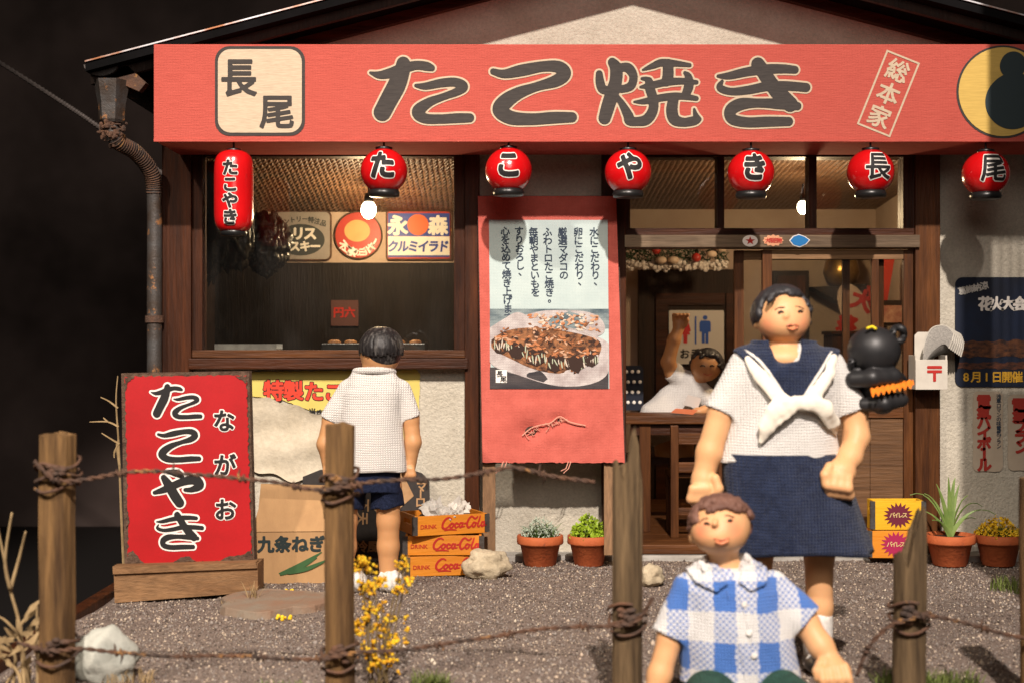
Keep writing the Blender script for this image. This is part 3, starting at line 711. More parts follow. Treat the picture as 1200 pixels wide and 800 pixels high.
for px, py, c, wh, tn in ((450, 201, 'た', 'in front of the lit shop window', .0), (596, 200, 'こ', 'above the hanging food poster', 0), (736, 202, 'や', 'at the left post of the doorway', 0),
                      (880, 203, 'き', 'in front of the middle transom pane', 0), (1020, 202, '長', 'in front of the right transom pane', .12), (1155, 204, '尾', 'at the far right end of the row', .05)):
    lantern(px, py, c, f'round red lantern reading {c} {wh}', turn=tn)

# ------------------------------------------------------------------ gutter and drainpipe at the left corner
dp = thing('drainpipe', 'rusty drainpipe with a tapered rain hopper at the left corner of the shop', 'drainpipe', at(181, 435, -.1))
def dprt(name, mb, mat, par=None, **k): return mb.build(name, mat, par or dp, world=True, **k)
gy = -.38
v = []; f = []
for j, y in enumerate((gy - .05, 2.8)):
    for k in range(13):
        a = math.pi * k / 12; c0 = at(121, 78, gy); v.append((c0[0] - .095 * math.cos(a), y, c0[2] - .062 * math.sin(a)))
for k in range(12): f.append((k, k + 1, k + 14, k + 13))
f.append(tuple(range(13)))
dprt('gutter', MB().add(v, f), m_zinc, smooth=False)
dprt('bracket', MB().prism([at(121, 68, gy)[::2], at(140, 66, gy)[::2], at(142, 76, gy)[::2], at(123, 79, gy)[::2]], gy - .06, gy + .02), m_zinc)
dprt('bracket_arm', MB().prism([at(140, 68, gy)[::2], at(172, 98, gy)[::2], at(164, 108, gy)[::2], at(122, 90, gy)[::2]], gy - .02, gy + .05), m_rust)
hc = at(131, 118, gy)
dprt('hopper', MB().lathe([(.062, -.125), (.072, -.11), (.078, -.02), (.096, .08), (.100, .11), (.09, .11)], hc, 6), m_zinc)
rb_ = MB(); 
for k in range(90):
    p = at(131 + random.gauss(0, 6), 153 + random.gauss(0, 7), gy + random.uniform(-.06, .04)); rb_.ball(p, (random.uniform(.006, .02), random.uniform(.006, .02), random.uniform(.006, .02)), 5, 4)
stuff(dprt('corroded_collar', rb_, m_rust))
path = bez([at(131, 145, gy), at(137, 165, gy), at(160, 180, -.25), at(178, 205, -.14), at(181, 240, -.10), at(181, 330, -.10), at(181, 435, -.10), at(181, 640, -.10)], 10)
dprt('pipe', MB().tube([tuple(p) for p in path], .043, 16), m_zinc, smooth=True)
rg = MB()
for k in range(8, 38, 1):
    p = np.array(path[k]); q = np.array(path[k + 1]); rg.tube([tuple(p), tuple(p + (q - p) * .35)], .047, 14)
dprt('flexible_ribs', rg, m_rust, smooth=True)
for py in (374, 560): dprt('clamp', MB().lathe([(.053, -.02), (.053, .02)], at(181, py, -.10), 16), m_rust)
cb = thing('cable', 'thin braided cable sloping down behind the drainpipe on the dark left side', 'cable', at(0, 72, .4))
MB().tube([tuple(p) for p in bez([at(-30, 55, .4), at(60, 112, .4), at(120, 152, .3), at(196, 208, .2)], 40)], [.017 if k % 2 else .011 for k in range(121)], 8).build('strand', M('braided_cable', (.06, .05, .045), (.11, .09, .08), 60, rough=.6), cb, world=True)

# ------------------------------------------------------------------ stickers on the lintel
def sticker(label, build):
    build(label)
SY = -.078
def sp(px, py, d=0): return (X(px, SY), SY - d, Z(py, SY))
st = thing('sticker', 'small oval white sticker with a red star on the door lintel', 'sticker', sp(879, 282.5))
MB().prism([sp(*p)[::2] for p in disc(9, 20, 879, 282.5, .75)], SY - .003, SY).build('backing', m_white_ink, st, world=True)
star = [(879 + r * math.sin(2 * math.pi * k / 10), 282.5 - r * .85 * math.cos(2 * math.pi * k / 10)) for k in range(10) for r in [(6 if k % 2 == 0 else 2.4)]]
MB().prism([sp(*p)[::2] for p in star], SY - .006, SY - .004).build('star', m_red_ink, st, world=True)
st = thing('sticker', 'orange lobed sticker between the star and the blue sticker', 'sticker', sp(906, 282))
MB().prism([(X(906 + (11.5 + .9 * math.cos(12 * a)) * math.cos(a), SY), Z(282 + (6.3 + .9 * math.cos(12 * a)) * math.sin(a), SY)) for a in [2 * math.pi * k / 48 for k in range(48)]], SY - .003, SY).build('backing', M('peach_sticker', (.62, .30, .16), rough=.6), st, world=True)
px_letters(MB(), [(c, 899.5 + 4.6 * k, 282, 6.2) for k, c in enumerate('大阪名物'[:4])], lambda a, b: sp(a, b, .006), .03, 28).build('lettering', m_red_ink, st, world=True)
st = thing('sticker', 'bright blue fish shaped sticker on the door lintel', 'sticker', sp(937, 282))
fish = [(926, 282), (930, 277.5), (936, 275.5), (943, 278), (948, 281.5), (944, 286), (937, 289), (930, 287)]
MB().prism([sp(*p)[::2] for p in [(937 + (a - 937) * 1.12, 282 + (b - 282) * 1.15) for a, b in fish]], SY - .002, SY).build('rim', m_white_ink, st, world=True)
MB().prism([sp(*p)[::2] for p in fish], SY - .005, SY - .0025).build('body', M('blue_sticker', (.01, .16, .42), rough=.4), st, world=True)

# ------------------------------------------------------------------ red fabric poster on its stand
PT, PB = -.10, -.36                                       # leans: top near the wall, foot further out
def pz(py): return PT + (PB - PT) * (py - 230) / (541 - 230)
def pst(px, py, d=0):
    y = pz(py)
    def dent(cx, cy, sx, sy, h): return h * math.exp(-((px - cx) / sx) ** 2 - ((py - cy) / sy) ** 2)
    o = dent(622, 505, 12, 9, .035) + dent(656, 492, 9, 8, .028) - dent(640, 478, 26, 12, .014) - dent(646, 512, 24, 10, .012) + .006 * math.sin(px / 13 + py / 23)
    if py < 470: o *= .4
    return (X(px, y), y - d + (o if py < 545 else 0), Z(py, y))
pr = thing('fabric_poster_stand', 'red fabric food poster on a leaning wooden stand beside the door', 'poster', (X(646, -.3), -.36, 0))
def pp(name, mb, mat, par=None, **k): return mb.build(name, mat, par or pr, world=True, **k)
def lerp(a, b, t): return a + (b - a) * t
nu, nv = 48, 84; v = []; f = []
for j in range(nv + 1):
    py = lerp(230, 541.5, j / nv)
    for i in range(nu + 1):
        l = lerp(560, 565.5, j / nv); r = lerp(722, 732, j / nv); v.append(pst(lerp(l, r, i / nu), py + (random.uniform(-.6, .9) if j == nv else 0)))
for j in range(nv):
    for i in range(nu): a = j * (nu + 1) + i; f.append((a, a + 1, a + nu + 2, a + nu + 1))
cl = pp('fabric', MB().add(v, f), m_twill, smooth=True)
bd = MB(); bd.add([pst(559, 229, -.03), pst(724, 229, -.03), pst(734, 543, -.03), pst(564, 543, -.03), pst(559, 229, -.05), pst(724, 229, -.05), pst(734, 543, -.05), pst(564, 543, -.05)], [(0, 1, 2, 3), (4, 5, 6, 7), (0, 1, 5, 4), (1, 2, 6, 5), (2, 3, 7, 6), (3, 0, 4, 7)])
pp('backing_board', bd, m_wood_h)
for a in (573, 716):
    yb = pz(646); pp('leg', MB().add([(X(a + dx, pz(q)), pz(q) + .035 + dy, Z(q, pz(q))) for q in (520, 651) for dx, dy in ((-7.5, 0), (7.5, 0), (7.5, .05), (-7.5, .05))], [(0, 1, 2, 3), (4, 5, 6, 7), (0, 1, 5, 4), (1, 2, 6, 5), (2, 3, 7, 6), (3, 0, 4, 7)]), m_ply_v)
def sheet(x0, x1, y0, y1, d, skew=(0, 0), n=12):
    v = []; f = []
    for j in range(n + 1):
        for i in range(n + 1):
            py = lerp(y0, y1, j / n); v.append(pst(lerp(x0, x1, i / n) + lerp(skew[0], skew[1], j / n), py, d))
    for j in range(n):
        for i in range(n): a = j * (n + 1) + i; f.append((a, a + 1, a + n + 2, a + n + 1))
    return MB().add(v, f)
panel = pp('printed_panel', sheet(573, 712, 258, 455, .004, (0, 2)), m_twill_blue)
def blob(pts, d, n=6): return poly(MB(), [tuple(q) for q in bez(pts + [pts[0]], n)[:-1]], lambda a, b: pst(max(574, min(a, 711.5 + (b - 258) / 100)), b, d))
def blurred(x0, x1, y0, y1, c1, c2, nm): pp(nm, sheet(x0, x1, y0, y1, .006), M(nm, c1, c2, 9, (.6, 1, 2), rough=.9, weave=(.014, .3, .2, (0, 2))), panel)
blurred(574, 713.5, 362, 385, (.05, .08, .10), (.24, .29, .29), 'photo_background')
blurred(574, 713, 430, 455, (.035, .032, .036), (.07, .06, .06), 'photo_table')
m_tray = M('tray_print', (.50, .46, .44), (.33, .28, .27), 14, rough=.9, weave=(.014, .3, .2, (0, 2)))
pp('photo_tray', blob([(574, 384), (590, 374), (606, 366), (624, 372), (668, 384), (713, 402), (713.5, 434), (694, 449), (655, 452), (610, 440), (574, 424)], .008), m_tray, panel)
pp('photo_tray_far', blob([(606, 372), (640, 364), (690, 366), (708, 380), (700, 394), (650, 392), (612, 386)], .0075), m_tray, panel)
pp('photo_food', blob([(576, 398), (592, 388), (618, 384), (650, 386), (690, 394), (704, 402), (702, 416), (694, 428), (676, 437), (650, 437), (620, 430), (590, 416), (577, 408)], .0092), M('takoyaki_print', (.30, .13, .055), (.05, .024, .016), 24, rough=.9, band=(.40, .60), weave=(.014, .3, .2, (0, 2))), panel)
rgf = random.Random(31); cols_ = {'dark': (.035, .018, .013), 'brown': (.20, .075, .03), 'orange': (.42, .16, .065), 'peach': (.50, .30, .19), 'cream': (.54, .47, .38), 'herb': (.38, .42, .30)}
flk = {k: MB() for k in cols_}; zq = [0]
def flake(kind, x, y, l, w, a):
    zq[0] += 1; ca_, sa_ = math.cos(a), math.sin(a); n = 6; d = .0096 + zq[0] * .0000125
    poly(flk[kind], [(x + l * math.cos(2 * math.pi * q / n) * ca_ * rgf.uniform(.6, 1.2) - w * math.sin(2 * math.pi * q / n) * sa_, y + l * math.cos(2 * math.pi * q / n) * sa_ * rgf.uniform(.6, 1.2) + w * math.sin(2 * math.pi * q / n) * ca_) for q in range(n)], lambda a_, b_: pst(a_, b_, d))
for k in range(120): flake(rgf.choice(['peach', 'orange', 'cream', 'peach', 'brown']), rgf.uniform(616, 702), rgf.uniform(367, 388), rgf.uniform(1.5, 4), rgf.uniform(.8, 1.8), rgf.uniform(-.8, .8))
for k in range(110):
    t = rgf.random(); flake(rgf.choice(['orange', 'peach', 'brown', 'brown', 'dark']), lerp(582, 700, t), lerp(394, 402, t) + rgf.gauss(0, 4.5), rgf.uniform(1.5, 4.5), rgf.uniform(.8, 1.8), rgf.uniform(-.9, .9))
for cx_, cy_, r_ in [(588, 405, 11), (606, 410, 13), (628, 417, 14), (651, 423, 14.5), (674, 425, 14), (692, 420, 11)]:
    for q in range(3): flake('dark', cx_, cy_ + 1, r_ * .8, r_ * .82, rgf.uniform(0, 3))
    for k in range(16):
        a = rgf.uniform(0, 6.28); q = r_ * .8 * math.sqrt(rgf.random()); flake(rgf.choice(['dark', 'brown', 'dark', 'brown']), cx_ + q * math.cos(a), cy_ + q * .9 * math.sin(a), rgf.uniform(2, 4), rgf.uniform(1, 2.2), rgf.uniform(0, 3.1))
    for k in range(7): flake(rgf.choice(['cream', 'herb', 'herb']), cx_ + (k - 3) / 3.2 * r_ * .8, cy_ + rgf.uniform(-.2, .35) * r_, rgf.uniform(4.0, 7.5), rgf.uniform(.6, .95), 1.57 + rgf.uniform(-.45, .15))
    for k in range(9): flake(rgf.choice(['orange', 'peach', 'orange']), cx_ + rgf.uniform(-.8, .8) * r_, cy_ - r_ * rgf.uniform(.5, 1.1), rgf.uniform(2, 4), rgf.uniform(.8, 1.6), rgf.uniform(-.7, .7))
for k, c in cols_.items(): stuff(pp('photo_flakes', flk[k], M('print_' + k, c, rough=.9), panel))
cols = [(696, 272, 9.6, '水にこだわり、'), (677.5, 272, 9.6, '卵にこだわり、'), (659, 272, 9.6, '厳選マダコの'), (641.5, 272, 9.6, 'ふわトロたこ焼き。'), (625, 272, 9.6, '毎朝やまといもを'), (608, 271, 9.6, 'すりおろし、'), (592, 271, 9.6, '心を込めて焼き上げます。')]
for x, y, s_, t_ in cols: px_letters(tx := MB(), [(c, x + i * .35 + (3 if c in '、。' else 0), y + i * 10.1 - (3 if c in '、。' else 0), 11.3) for i, c in enumerate(t_)], lambda a, b: pst(a, b, .0068), .022, 32); pp('text_column', tx, m_ink, panel)
pp('maker_stamp', sheet(581, 594, 433, 448, .012, n=3), m_white_ink, panel)
px_letters(tx2 := MB(), [('長', 585.5, 437.5, 8), ('尾', 590, 443.5, 8)], lambda a, b: pst(a, b, .0145), .015, 28); pp('stamp_lettering', tx2, m_black_ink, panel)
m_thread = M('loose_thread', (.62, .30, .22), rough=.95)
def loose_thread(pts, r=.0028): pp('loose_thread', MB().tube([pst(a, b, .012 + random.uniform(0, .012)) for a, b in [tuple(q) for q in bez(pts, 6)]], r, 5), m_thread, cl)
loose_thread([(612, 510), (622, 502), (632, 498), (645, 495), (656, 488), (668, 494), (686, 498)], .004)
for k in range(14):
    x = random.uniform(614, 660); y = 503 - (x - 622) * .35 + random.uniform(-2, 2); loose_thread([(x, y), (x + random.uniform(-4, 4), y + random.uniform(2, 7)), (x + random.uniform(-8, 8), y + random.uniform(0, 9))], .002)
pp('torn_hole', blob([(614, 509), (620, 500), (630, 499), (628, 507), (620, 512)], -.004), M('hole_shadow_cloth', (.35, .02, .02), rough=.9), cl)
for x in (590, 594, 666, 669): pp('loose_thread', MB().tube([pst(x, 540, .01), (X(x - 3, PB), PB - .03, Z(548, PB)), (X(x - 9, PB), PB - .03, Z(552 + random.uniform(-2, 3), PB))], .0028, 5), m_thread, cl)

# ------------------------------------------------------------------ standing red sign at the left
SGY = -1.32
sg = thing('standing_sign', 'tall red enamel sign reading たこやき ながお with rusted rim on a wooden foot', 'sign', at(221, 690, SGY))
def syaw(px, d=0): return SGY + (px - 220) * .0009 - d         # its left side stands nearer
def sgp(d): return lambda px, py: (X(px, syaw(px)), syaw(px, d), Z(py, syaw(px)))
def sprt(name, mb, mat, par=None, **k): return mb.build(name, mat, par or sg, world=True, **k)
def slab(pts, d0, d1):
    n = len(pts); v = [sgp(d0)(*p) for p in pts] + [sgp(d1)(*p) for p in pts]
    return MB().add(v, [tuple(range(n)), tuple(range(2 * n - 1, n - 1, -1))] + [(i, i + n, (i + 1) % n + n, (i + 1) % n) for i in range(n)])
def ragged(c, step=3.0, amp=1.1):
    out = []
    for i in range(len(c)):
        a, b = np.array(c[i]), np.array(c[(i + 1) % len(c)]); n = max(2, int(np.linalg.norm(b - a) / step))
        for k in range(n): out.append(tuple(a + (b - a) * k / n + (np.random.uniform(-amp, amp, 2) if k else 0)))
    return out
sprt('rusted_board', slab([(142, 437), (292, 434.5), (298, 659.5), (146, 666)], .0, -.07), m_frame_rust)
sprt('enamel_face', slab(ragged([(147, 441), (289, 439), (295, 655), (151, 661)]), .006, .001), m_signred)
for pts in ([(150, 660), (150, 648), (156, 644), (163, 653), (170, 660)], [(203, 659), (212, 652), (222, 651), (230, 657)], [(258, 657), (268, 651), (285, 649), (295, 643), (295.5, 656)], [(148, 618), (152, 612), (151, 600), (148, 596)], [(147, 442), (158, 441), (150, 448), (148, 456)], [(276, 440), (289, 440), (289, 449), (283, 444)]):
    sprt('rust_patch', slab(ragged(pts, 2.0, .8), .010, .004), m_frame_rust)
sprt('wooden_foot', slab([(138, 665), (305, 657), (305, 690), (139, 703)], .07, -.10), m_base_wood)
sprt('foot_lip', slab([(137, 650), (303, 656.2), (304.5, 661.5), (138, 668)], .065, -.02) if False else slab([(137.5, 660), (303, 655), (305, 662), (138, 669)], .085, .0), m_base_wood)
def remap(field, box_to):
    xs, ys, F = field; pad = 6; x0, x1, y0, y1 = xs[0] + pad, xs[-1] - pad, ys[0] + pad, ys[-1] - pad
    kx = (box_to[1] - box_to[0]) / (x1 - x0); ky = (box_to[3] - box_to[2]) / (y1 - y0)
    return box_to[0] + (xs - x0) * kx, box_to[2] + (ys - y0) * ky, F * math.sqrt(kx * ky)
def cb_(x0, x1, y0, y1): return (140 + x0 / 3.333, 140 + x1 / 3.333, 430 + y0 / 3.333, 430 + y1 / 3.333)
ob = MB(); lb = MB()
for fl, b in ((fTA, cb_(122, 328, 62, 203)), (fKO, cb_(147, 323, 237, 372)), (fYA, cb_(130, 334, 395, 547)), (fKI, cb_(143, 334, 560, 712))):
    q = remap(fl, b); brush(ob, q, 1.5, sgp(.009)); brush(lb, q, -.5, sgp(.012))
for k, (c, x, y) in enumerate((('な', 263, 492), ('が', 264, 544), ('お', 264.5, 596))):
    px_letters(ob, [(c, x, y, 27)], sgp(.009), .075, 48); px_letters(lb, [(c, x, y, 27)], sgp(.012), .028, 48)
so = sprt('lettering_outline', ob, m_white_ink); sprt('lettering', lb, m_black_ink, so)

# ------------------------------------------------------------------ torn poster on the wall under the window
TY = .022
tp = thing('torn_poster', 'torn yellow paper poster reading 特製たこ on the wall below the shop window', 'poster', at(390, 560, TY))
def tpp(d): return lambda px, py: (X(px, TY), TY - d, Z(py, TY))
def tprt(name, mb, mat, **k): return mb.build(name, mat, tp, world=True, **k)
tprt('yellow_sheet', poly(MB(), ragged([(291, 435), (489, 433), (492, 437), (491, 512), (475, 520), (440, 505), (400, 486), (362, 480), (330, 468), (291, 463)], 4, .7), tpp(.002)), m_yellow_paper)
nn = 26; v = []; f = []
up = lambda t: 462 + 20 * t + 14 * t * t + 2.2 * math.sin(t * 21); dn = lambda t: 546 + 16 * math.sin(t * 2.8) + 3 * math.sin(t * 17)
for i in range(nn + 1):
    t = i / nn; px = 291 + 112 * t
    for j in range(15):
        q = j / 14; py = lerp(up(t), dn(t), q); bulge = .016 * math.sin(q * 9 + t * 5) * math.sin(q * math.pi) + .004 + (.012 if j == 0 else 0) + (.010 if j == 14 else 0)
        v.append((X(px, TY), TY - .006 - bulge, Z(py, TY)))
for i in range(nn):
    for j in range(14): a = i * 15 + j; f.append((a, a + 1, a + 16, a + 15))
tprt('peeled_layer', MB().add(v, f), m_torn_paper, smooth=True)
cs_ = [('特', 321, 457, 25), ('製', 344, 457, 24), ('た', 368, 458, 24), ('こ', 391, 459, 24), ('焼', 415, 459, 24)]
to = px_letters(MB(), cs_, tpp(.0042), .07, 48).build('lettering_outline', m_black_ink, tp, world=True)
px_letters(MB(), cs_, tpp(.0062), .035, 48).build('lettering', m_bright_red, to, world=True)
px_letters(MB(), [(c, 366 + 9 * k, 482 + k * 1.5, 9) for k, c in enumerate('当店自慢')], tpp(.0042), .04, 28).build('small_lettering', m_black_ink, tp, world=True)

# ------------------------------------------------------------------ objects along the shop front
def box6(mb, c): return mb.add(c, [(0, 1, 2, 3), (4, 5, 6, 7), (0, 1, 5, 4), (1, 2, 6, 5), (2, 3, 7, 6), (3, 0, 4, 7)])
# cardboard box
CY = -.75; cbx = thing('cardboard_box', 'open cardboard box printed 九条ねぎ beside the red standing sign', 'box', (X(352, CY), CY, .002), R(4))
bw, bdp, bh = .25, .17, .268; t_ = .008
for nm, a in (('front_panel', (-bw, bw, -bdp, -bdp + t_, 0, bh)), ('back_panel', (-bw, bw, bdp - t_, bdp, 0, bh)), ('side_panel', (-bw, -bw + t_, -bdp + t_, bdp - t_, 0, bh)), ('side_panel', (bw - t_, bw, -bdp + t_, bdp - t_, 0, bh)), ('bottom_panel', (-bw + t_, bw - t_, -bdp + t_, bdp - t_, 0, t_))):
    MB().box(*a).build(nm, m_card, cbx)
def flap(q, th=.006):
    n = (Vector(q[1]) - Vector(q[0])).cross(Vector(q[3]) - Vector(q[0])).normalized() * th; box6(MB(), [Vector(p) for p in q] + [Vector(p) + n for p in q]).build('flap', m_card, cbx)
flap([(-bw + .004, bdp, bh), (bw - .004, bdp, bh), (bw - .02, bdp + .05, bh + .20), (-bw + .02, bdp + .04, bh + .215)])
flap([(-bw + .012, -bdp, bh), (bw - .012, -bdp, bh), (bw - .03, -bdp + .10, bh + .145), (-bw + .055, -bdp + .09, bh + .165)])
flap([(-bw, -bdp + .01, bh), (-bw, bdp - .01, bh), (-bw - .05, bdp - .04, bh + .13), (-bw - .045, -bdp + .05, bh + .12)])
inkb = M('brush_ink', (.02, .03, .03), rough=.9)
for k, c in enumerate('九条ねぎ'): letters(MB(), [(c, -.165 + .088 * k, .205, .088)], plane_fn(-bdp - .003), .045, 40).build('character', inkb, cbx)
for k, a in enumerate(((-.10, .05, .13, .165), (-.09, .045, .10, .135), (-.06, .05, .16, .125))):
    brush(MB(), brush_field([[(a[0], a[1], .004), ((a[0] + a[2]) / 2, (a[1] + a[3]) / 2 - .010, .011), (a[2], a[3], .003)]], 30, .01), 0, plane_fn(-bdp - .003 - .002 * k)).build('leek_print', M('leek_green_print', (.04, .10, .035), rough=.9) if k == 0 else bpy.data.materials['leek_green_print'], cbx)
# black lettered board leaning on the wall
KY = -.16; kb = thing('black_board', 'black lettered board with a tan diamond leaning on the wall behind the boy', 'board', at(450, 652, KY))
kp = lambda d: (lambda px, py: (X(px, KY), KY - d + (652 - py) * .0010, Z(py, KY)))
out_ = [(352, 654), (352, 560), (372, 552), (480, 552), (493, 556), (502, 566), (503, 596), (496, 652)]
v = [kp(.0)(*p) for p in out_] + [kp(-.025)(*p) for p in out_]; n = len(out_)
MB().add(v, [tuple(range(n)), tuple(range(2 * n - 1, n - 1, -1))] + [(i, i + n, (i + 1) % n + n, (i + 1) % n) for i in range(n)]).build('board', M('black_card', (.016, .012, .010), (.024, .018, .015), 40, rough=.7, wear=((.2, .14, .08), 30, .70)), kb, world=True)
m_tan = M('tan_print', (.40, .24, .12), (.33, .19, .09), 30, rough=.85)
poly(MB(), [(434, 594), (468, 551), (484, 582), (450, 612)], kp(.004)).build('diamond', m_tan, kb, world=True)
for ch in [('マ', 493, 571, 13), ('ー', 492, 580, 13, R(-90)), ('ロ', 492, 589, 13), ('下', 425, 593, 15, R(-90)), ('天', 424, 608, 15, R(-90)), ('風', 437, 640, 14), ('冷', 424, 640, 14), ('し', 452, 640, 13)]: px_letters(MB(), [ch], kp(.004), .03, 40).build('character', m_tan, kb, world=True)
# drink crates
def SCR():                                                # the script lettering on the crates, stroke by stroke
    a = .14
    return [[(2.5, .55, .10), (2.0, .25, .12), (1.3, .45, .16), (.55, 1.3, .2), (.4, 2.2, .2), (.9, 2.65, .17), (1.6, 2.3, .12), (2.0, 1.8, .08)],
            [(2.5, 1.5, a), (2.1, 2.0, a), (2.3, 2.5, a), (2.8, 2.2, a), (2.9, 1.7, a), (2.5, 1.5, a), (3.2, 1.7, .07)],
            [(4.0, 1.7, a), (3.6, 1.5, a), (3.3, 2.0, a), (3.5, 2.5, a), (4.1, 2.2, .08)], [(5.0, 1.6, a), (4.6, 1.5, a), (4.3, 2.1, a), (4.6, 2.5, a), (5.0, 1.9, a), (5.1, 1.5, a), (5.0, 2.3, a), (5.5, 2.3, .08)],
            [(5.5, 1.7, .13), (5.9, 1.6, .13)], [(8.6, .3, .1), (8.0, .7, .14), (7.2, .2, .12), (6.5, .8, .18), (6.1, 1.8, .2), (6.4, 2.6, .17), (7.1, 2.2, .1), (7.4, 1.8, .07)],
            [(7.7, 1.5, a), (7.3, 2.0, a), (7.5, 2.5, a), (8.0, 2.2, a), (8.1, 1.7, a), (7.7, 1.5, a), (8.4, 1.7, .07)], [(9.2, .2, .08), (9.0, .9, a), (8.6, 2.1, a), (8.8, 2.5, a), (9.2, 2.2, .08)],
            [(10.1, 1.6, a), (9.7, 1.5, a), (9.4, 2.1, a), (9.7, 2.5, a), (10.1, 1.9, a), (10.2, 1.5, a), (10.1, 2.3, a), (10.6, 2.2, .08)], [(.9, 3.0, .06), (2.2, 2.85, .13), (3.6, 3.0, .06)]]
fSC = brush_field(SCR(), 150, .4)
def crate(label, px, z, rz, hw, hd, h, mat, kind, Y):
    c = thing('drink_crate', label, 'crate', (X(px, Y), Y, z), R(rz), 'orange drink crates stacked by the poster stand' if kind == 'cola' else 'crates stacked by the door')
    b = .014
    MB().box(-hw, hw, -hd, -hd + b, 0, h).build('front_board', mat, c, bevel=.002)
    MB().box(-hw, hw, hd - b, hd, 0, h).build('back_board', mat, c, bevel=.002)
    for s in (-1, 1):
        x0, x1 = (-hw, -hw + b) if s < 0 else (hw - b, hw); y0, y1 = -hd + b, hd - b
        mb = MB().box(x0, x1, y0, y1, 0, h * .5).box(x0, x1, y0, y1, h * .76, h).box(x0, x1, y0, -hd * .42, h * .5, h * .76).box(x0, x1, hd * .42, y1, h * .5, h * .76)
        mb.build('side_board', mat, c)
    MB().box(-hw + b, hw - b, -hd + b, hd - b, .004, .016).build('bottom_board', m_ply, c)
    for s in (-1, 1):
        MB().box(s * hw - .014, s * hw + .014, -hd - .003, -hd + .010, .004, h - .002).build('corner_strap', m_zinc, c)
    if kind == 'cola':
        k = 2 * hw * .66 / 11; brush(MB(), fSC, .055, lambda x, y: (-hw * .30 + x * k, -hd - .003, h * .93 - y * k * 1.0)).build('script_lettering', m_red_ink, c)
        letters(MB(), line_of('DRINK', -hw * .86, h * .46, h * .30), plane_fn(-hd - .003), .015, 28).build('lettering', m_red_ink, c)
    else:
        st_ = [(.0 + (.075 if q % 2 == 0 else .05) * 1.15 * math.cos(2 * math.pi * q / 36), h * .5 + (.075 if q % 2 == 0 else .05) * math.sin(2 * math.pi * q / 36)) for q in range(36)]
        em_ = poly(MB(), st_, plane_fn(-hd - .003)).build('burst_emblem', M('plum_print', (.13, .012, .03) if kind == 'a' else (.34, .012, .07), rough=.6), c)
        letters(MB(), [(q, -.036 + .024 * i, h * .51, .034) for i, q in enumerate('バイレス')], plane_fn(-hd - .006), .02, 28).build('lettering', M('cream_print', (.62, .46, .2), rough=.6), em_)
    return c
crate('orange drink crate at the bottom of the stack by the poster stand', 519, .004, 9, .205, .14, .105, m_orange, 'cola', -.55)
crate('orange drink crate in the middle of the stack by the poster stand', 520, .114, 2, .205, .14, .105, m_orange, 'cola', -.55)
crate('orange drink crate on top of the stack, crumpled newspaper inside', 519, .224, 22, .205, .14, .105, m_orange, 'cola', -.55)
crate('orange crate with a plum burst emblem, lower of the two by the door', 1047, .036, -3, .145, .06, .155, m_orange, 'b', -.22)
crate('yellow crate with a dark burst emblem, upper of the two by the door', 1049, .196, 1, .145, .06, .165, m_yellow_crate, 'a', -.22)
def crumple(label, px, py, Y, r, seed, mat=m_paper):
    bm = bmesh.new(); bmesh.ops.create_icosphere(bm, subdivisions=3, radius=r); c = Vector(at(px, py, Y))
    for q in bm.verts:
        n = q.co.normalized(); d = abs(mnoise.noise(n * 2.6 + Vector((seed, 0, 0)))) * 1.0 + abs(mnoise.noise(n * 5 + Vector((seed, 4, 0)))) * .4
        q.co = n * r * (.55 + d)
    me = bpy.data.meshes.new('crumpled_newspaper'); bm.to_mesh(me); bm.free()
    o = finish('crumpled_newspaper', me, mat, None); o.location = c; tag(o, label, 'newspaper'); return o
crumple('crumpled newspaper wad at the left of the top orange crate', 508, 600, -.60, .075, 1)
crumple('pale crumpled paper peak at the right of the top orange crate', 537, 599, -.52, .07, 5, M('plain_white_paper', (.66, .62, .55), rough=.9))
crumple('small creased paper tucked low in the middle of the top crate', 523, 604, -.64, .055, 9)
# stones
def rock(name, label, px, Y, r, mat, seed, zz=.4):
    bm = bmesh.new(); bmesh.ops.create_icosphere(bm, subdivisions=4, radius=1)
    for q in bm.verts:
        n = q.co.normalized(); d = 1 + .28 * mnoise.noise(n * 1.6 + Vector((seed, 0, 0))) + .12 * mnoise.noise(n * 4 + Vector((seed, 3, 0))) + .05 * mnoise.noise(n * 10 + Vector((seed, 9, 0)))
        f_ = min(1, max(abs(n.x), abs(n.y), abs(n.z)) ** -.25); q.co = Vector((n.x * r[0], n.y * r[1], n.z * r[2])) * d * f_ * .95
    me = bpy.data.meshes.new(name); bm.to_mesh(me); bm.free(); o = finish(name, me, mat, None, True); o.location = (X(px, Y), Y, r[2] * zz); tag(o, label, 'stone'); return o
rock('stone', 'knobbly cream stone in front of the orange crates', 570, -.75, (.125, .10, .095), m_stone, 2, .75)
rock('stone', 'small cream stone near the splintered fence post and door', 763, -1.0, (.07, .06, .065), m_stone, 6, .8)
rock('stone', 'white quartz lump behind the lower left barbed wire', 122, -3.0, (.13, .10, .12), m_stone_w, 11, .6)
fl = []; 
for k in range(30):
    a = 2 * math.pi * k / 30; rr = 1 + .10 * math.sin(3 * a + 1) + .05 * math.sin(7 * a); fl.append((.27 * rr * math.cos(a), .28 * rr * math.sin(a)))
v = [(x, y, .03 + random.uniform(-.004, .004)) for x, y in fl] + [(x * 1.03, y * 1.03, -.01) for x, y in fl]
o = MB().add(v, [tuple(range(30)), tuple(range(59, 29, -1))] + [(i, i + 30, (i + 1) % 30 + 30, (i + 1) % 30) for i in range(30)]).build('stepping_stone', m_slab, bevel=.004)
o.location = (X(322, -1.55), -1.55, .004); tag(o, 'flat round rust edged slate lying on the gravel', 'stone')
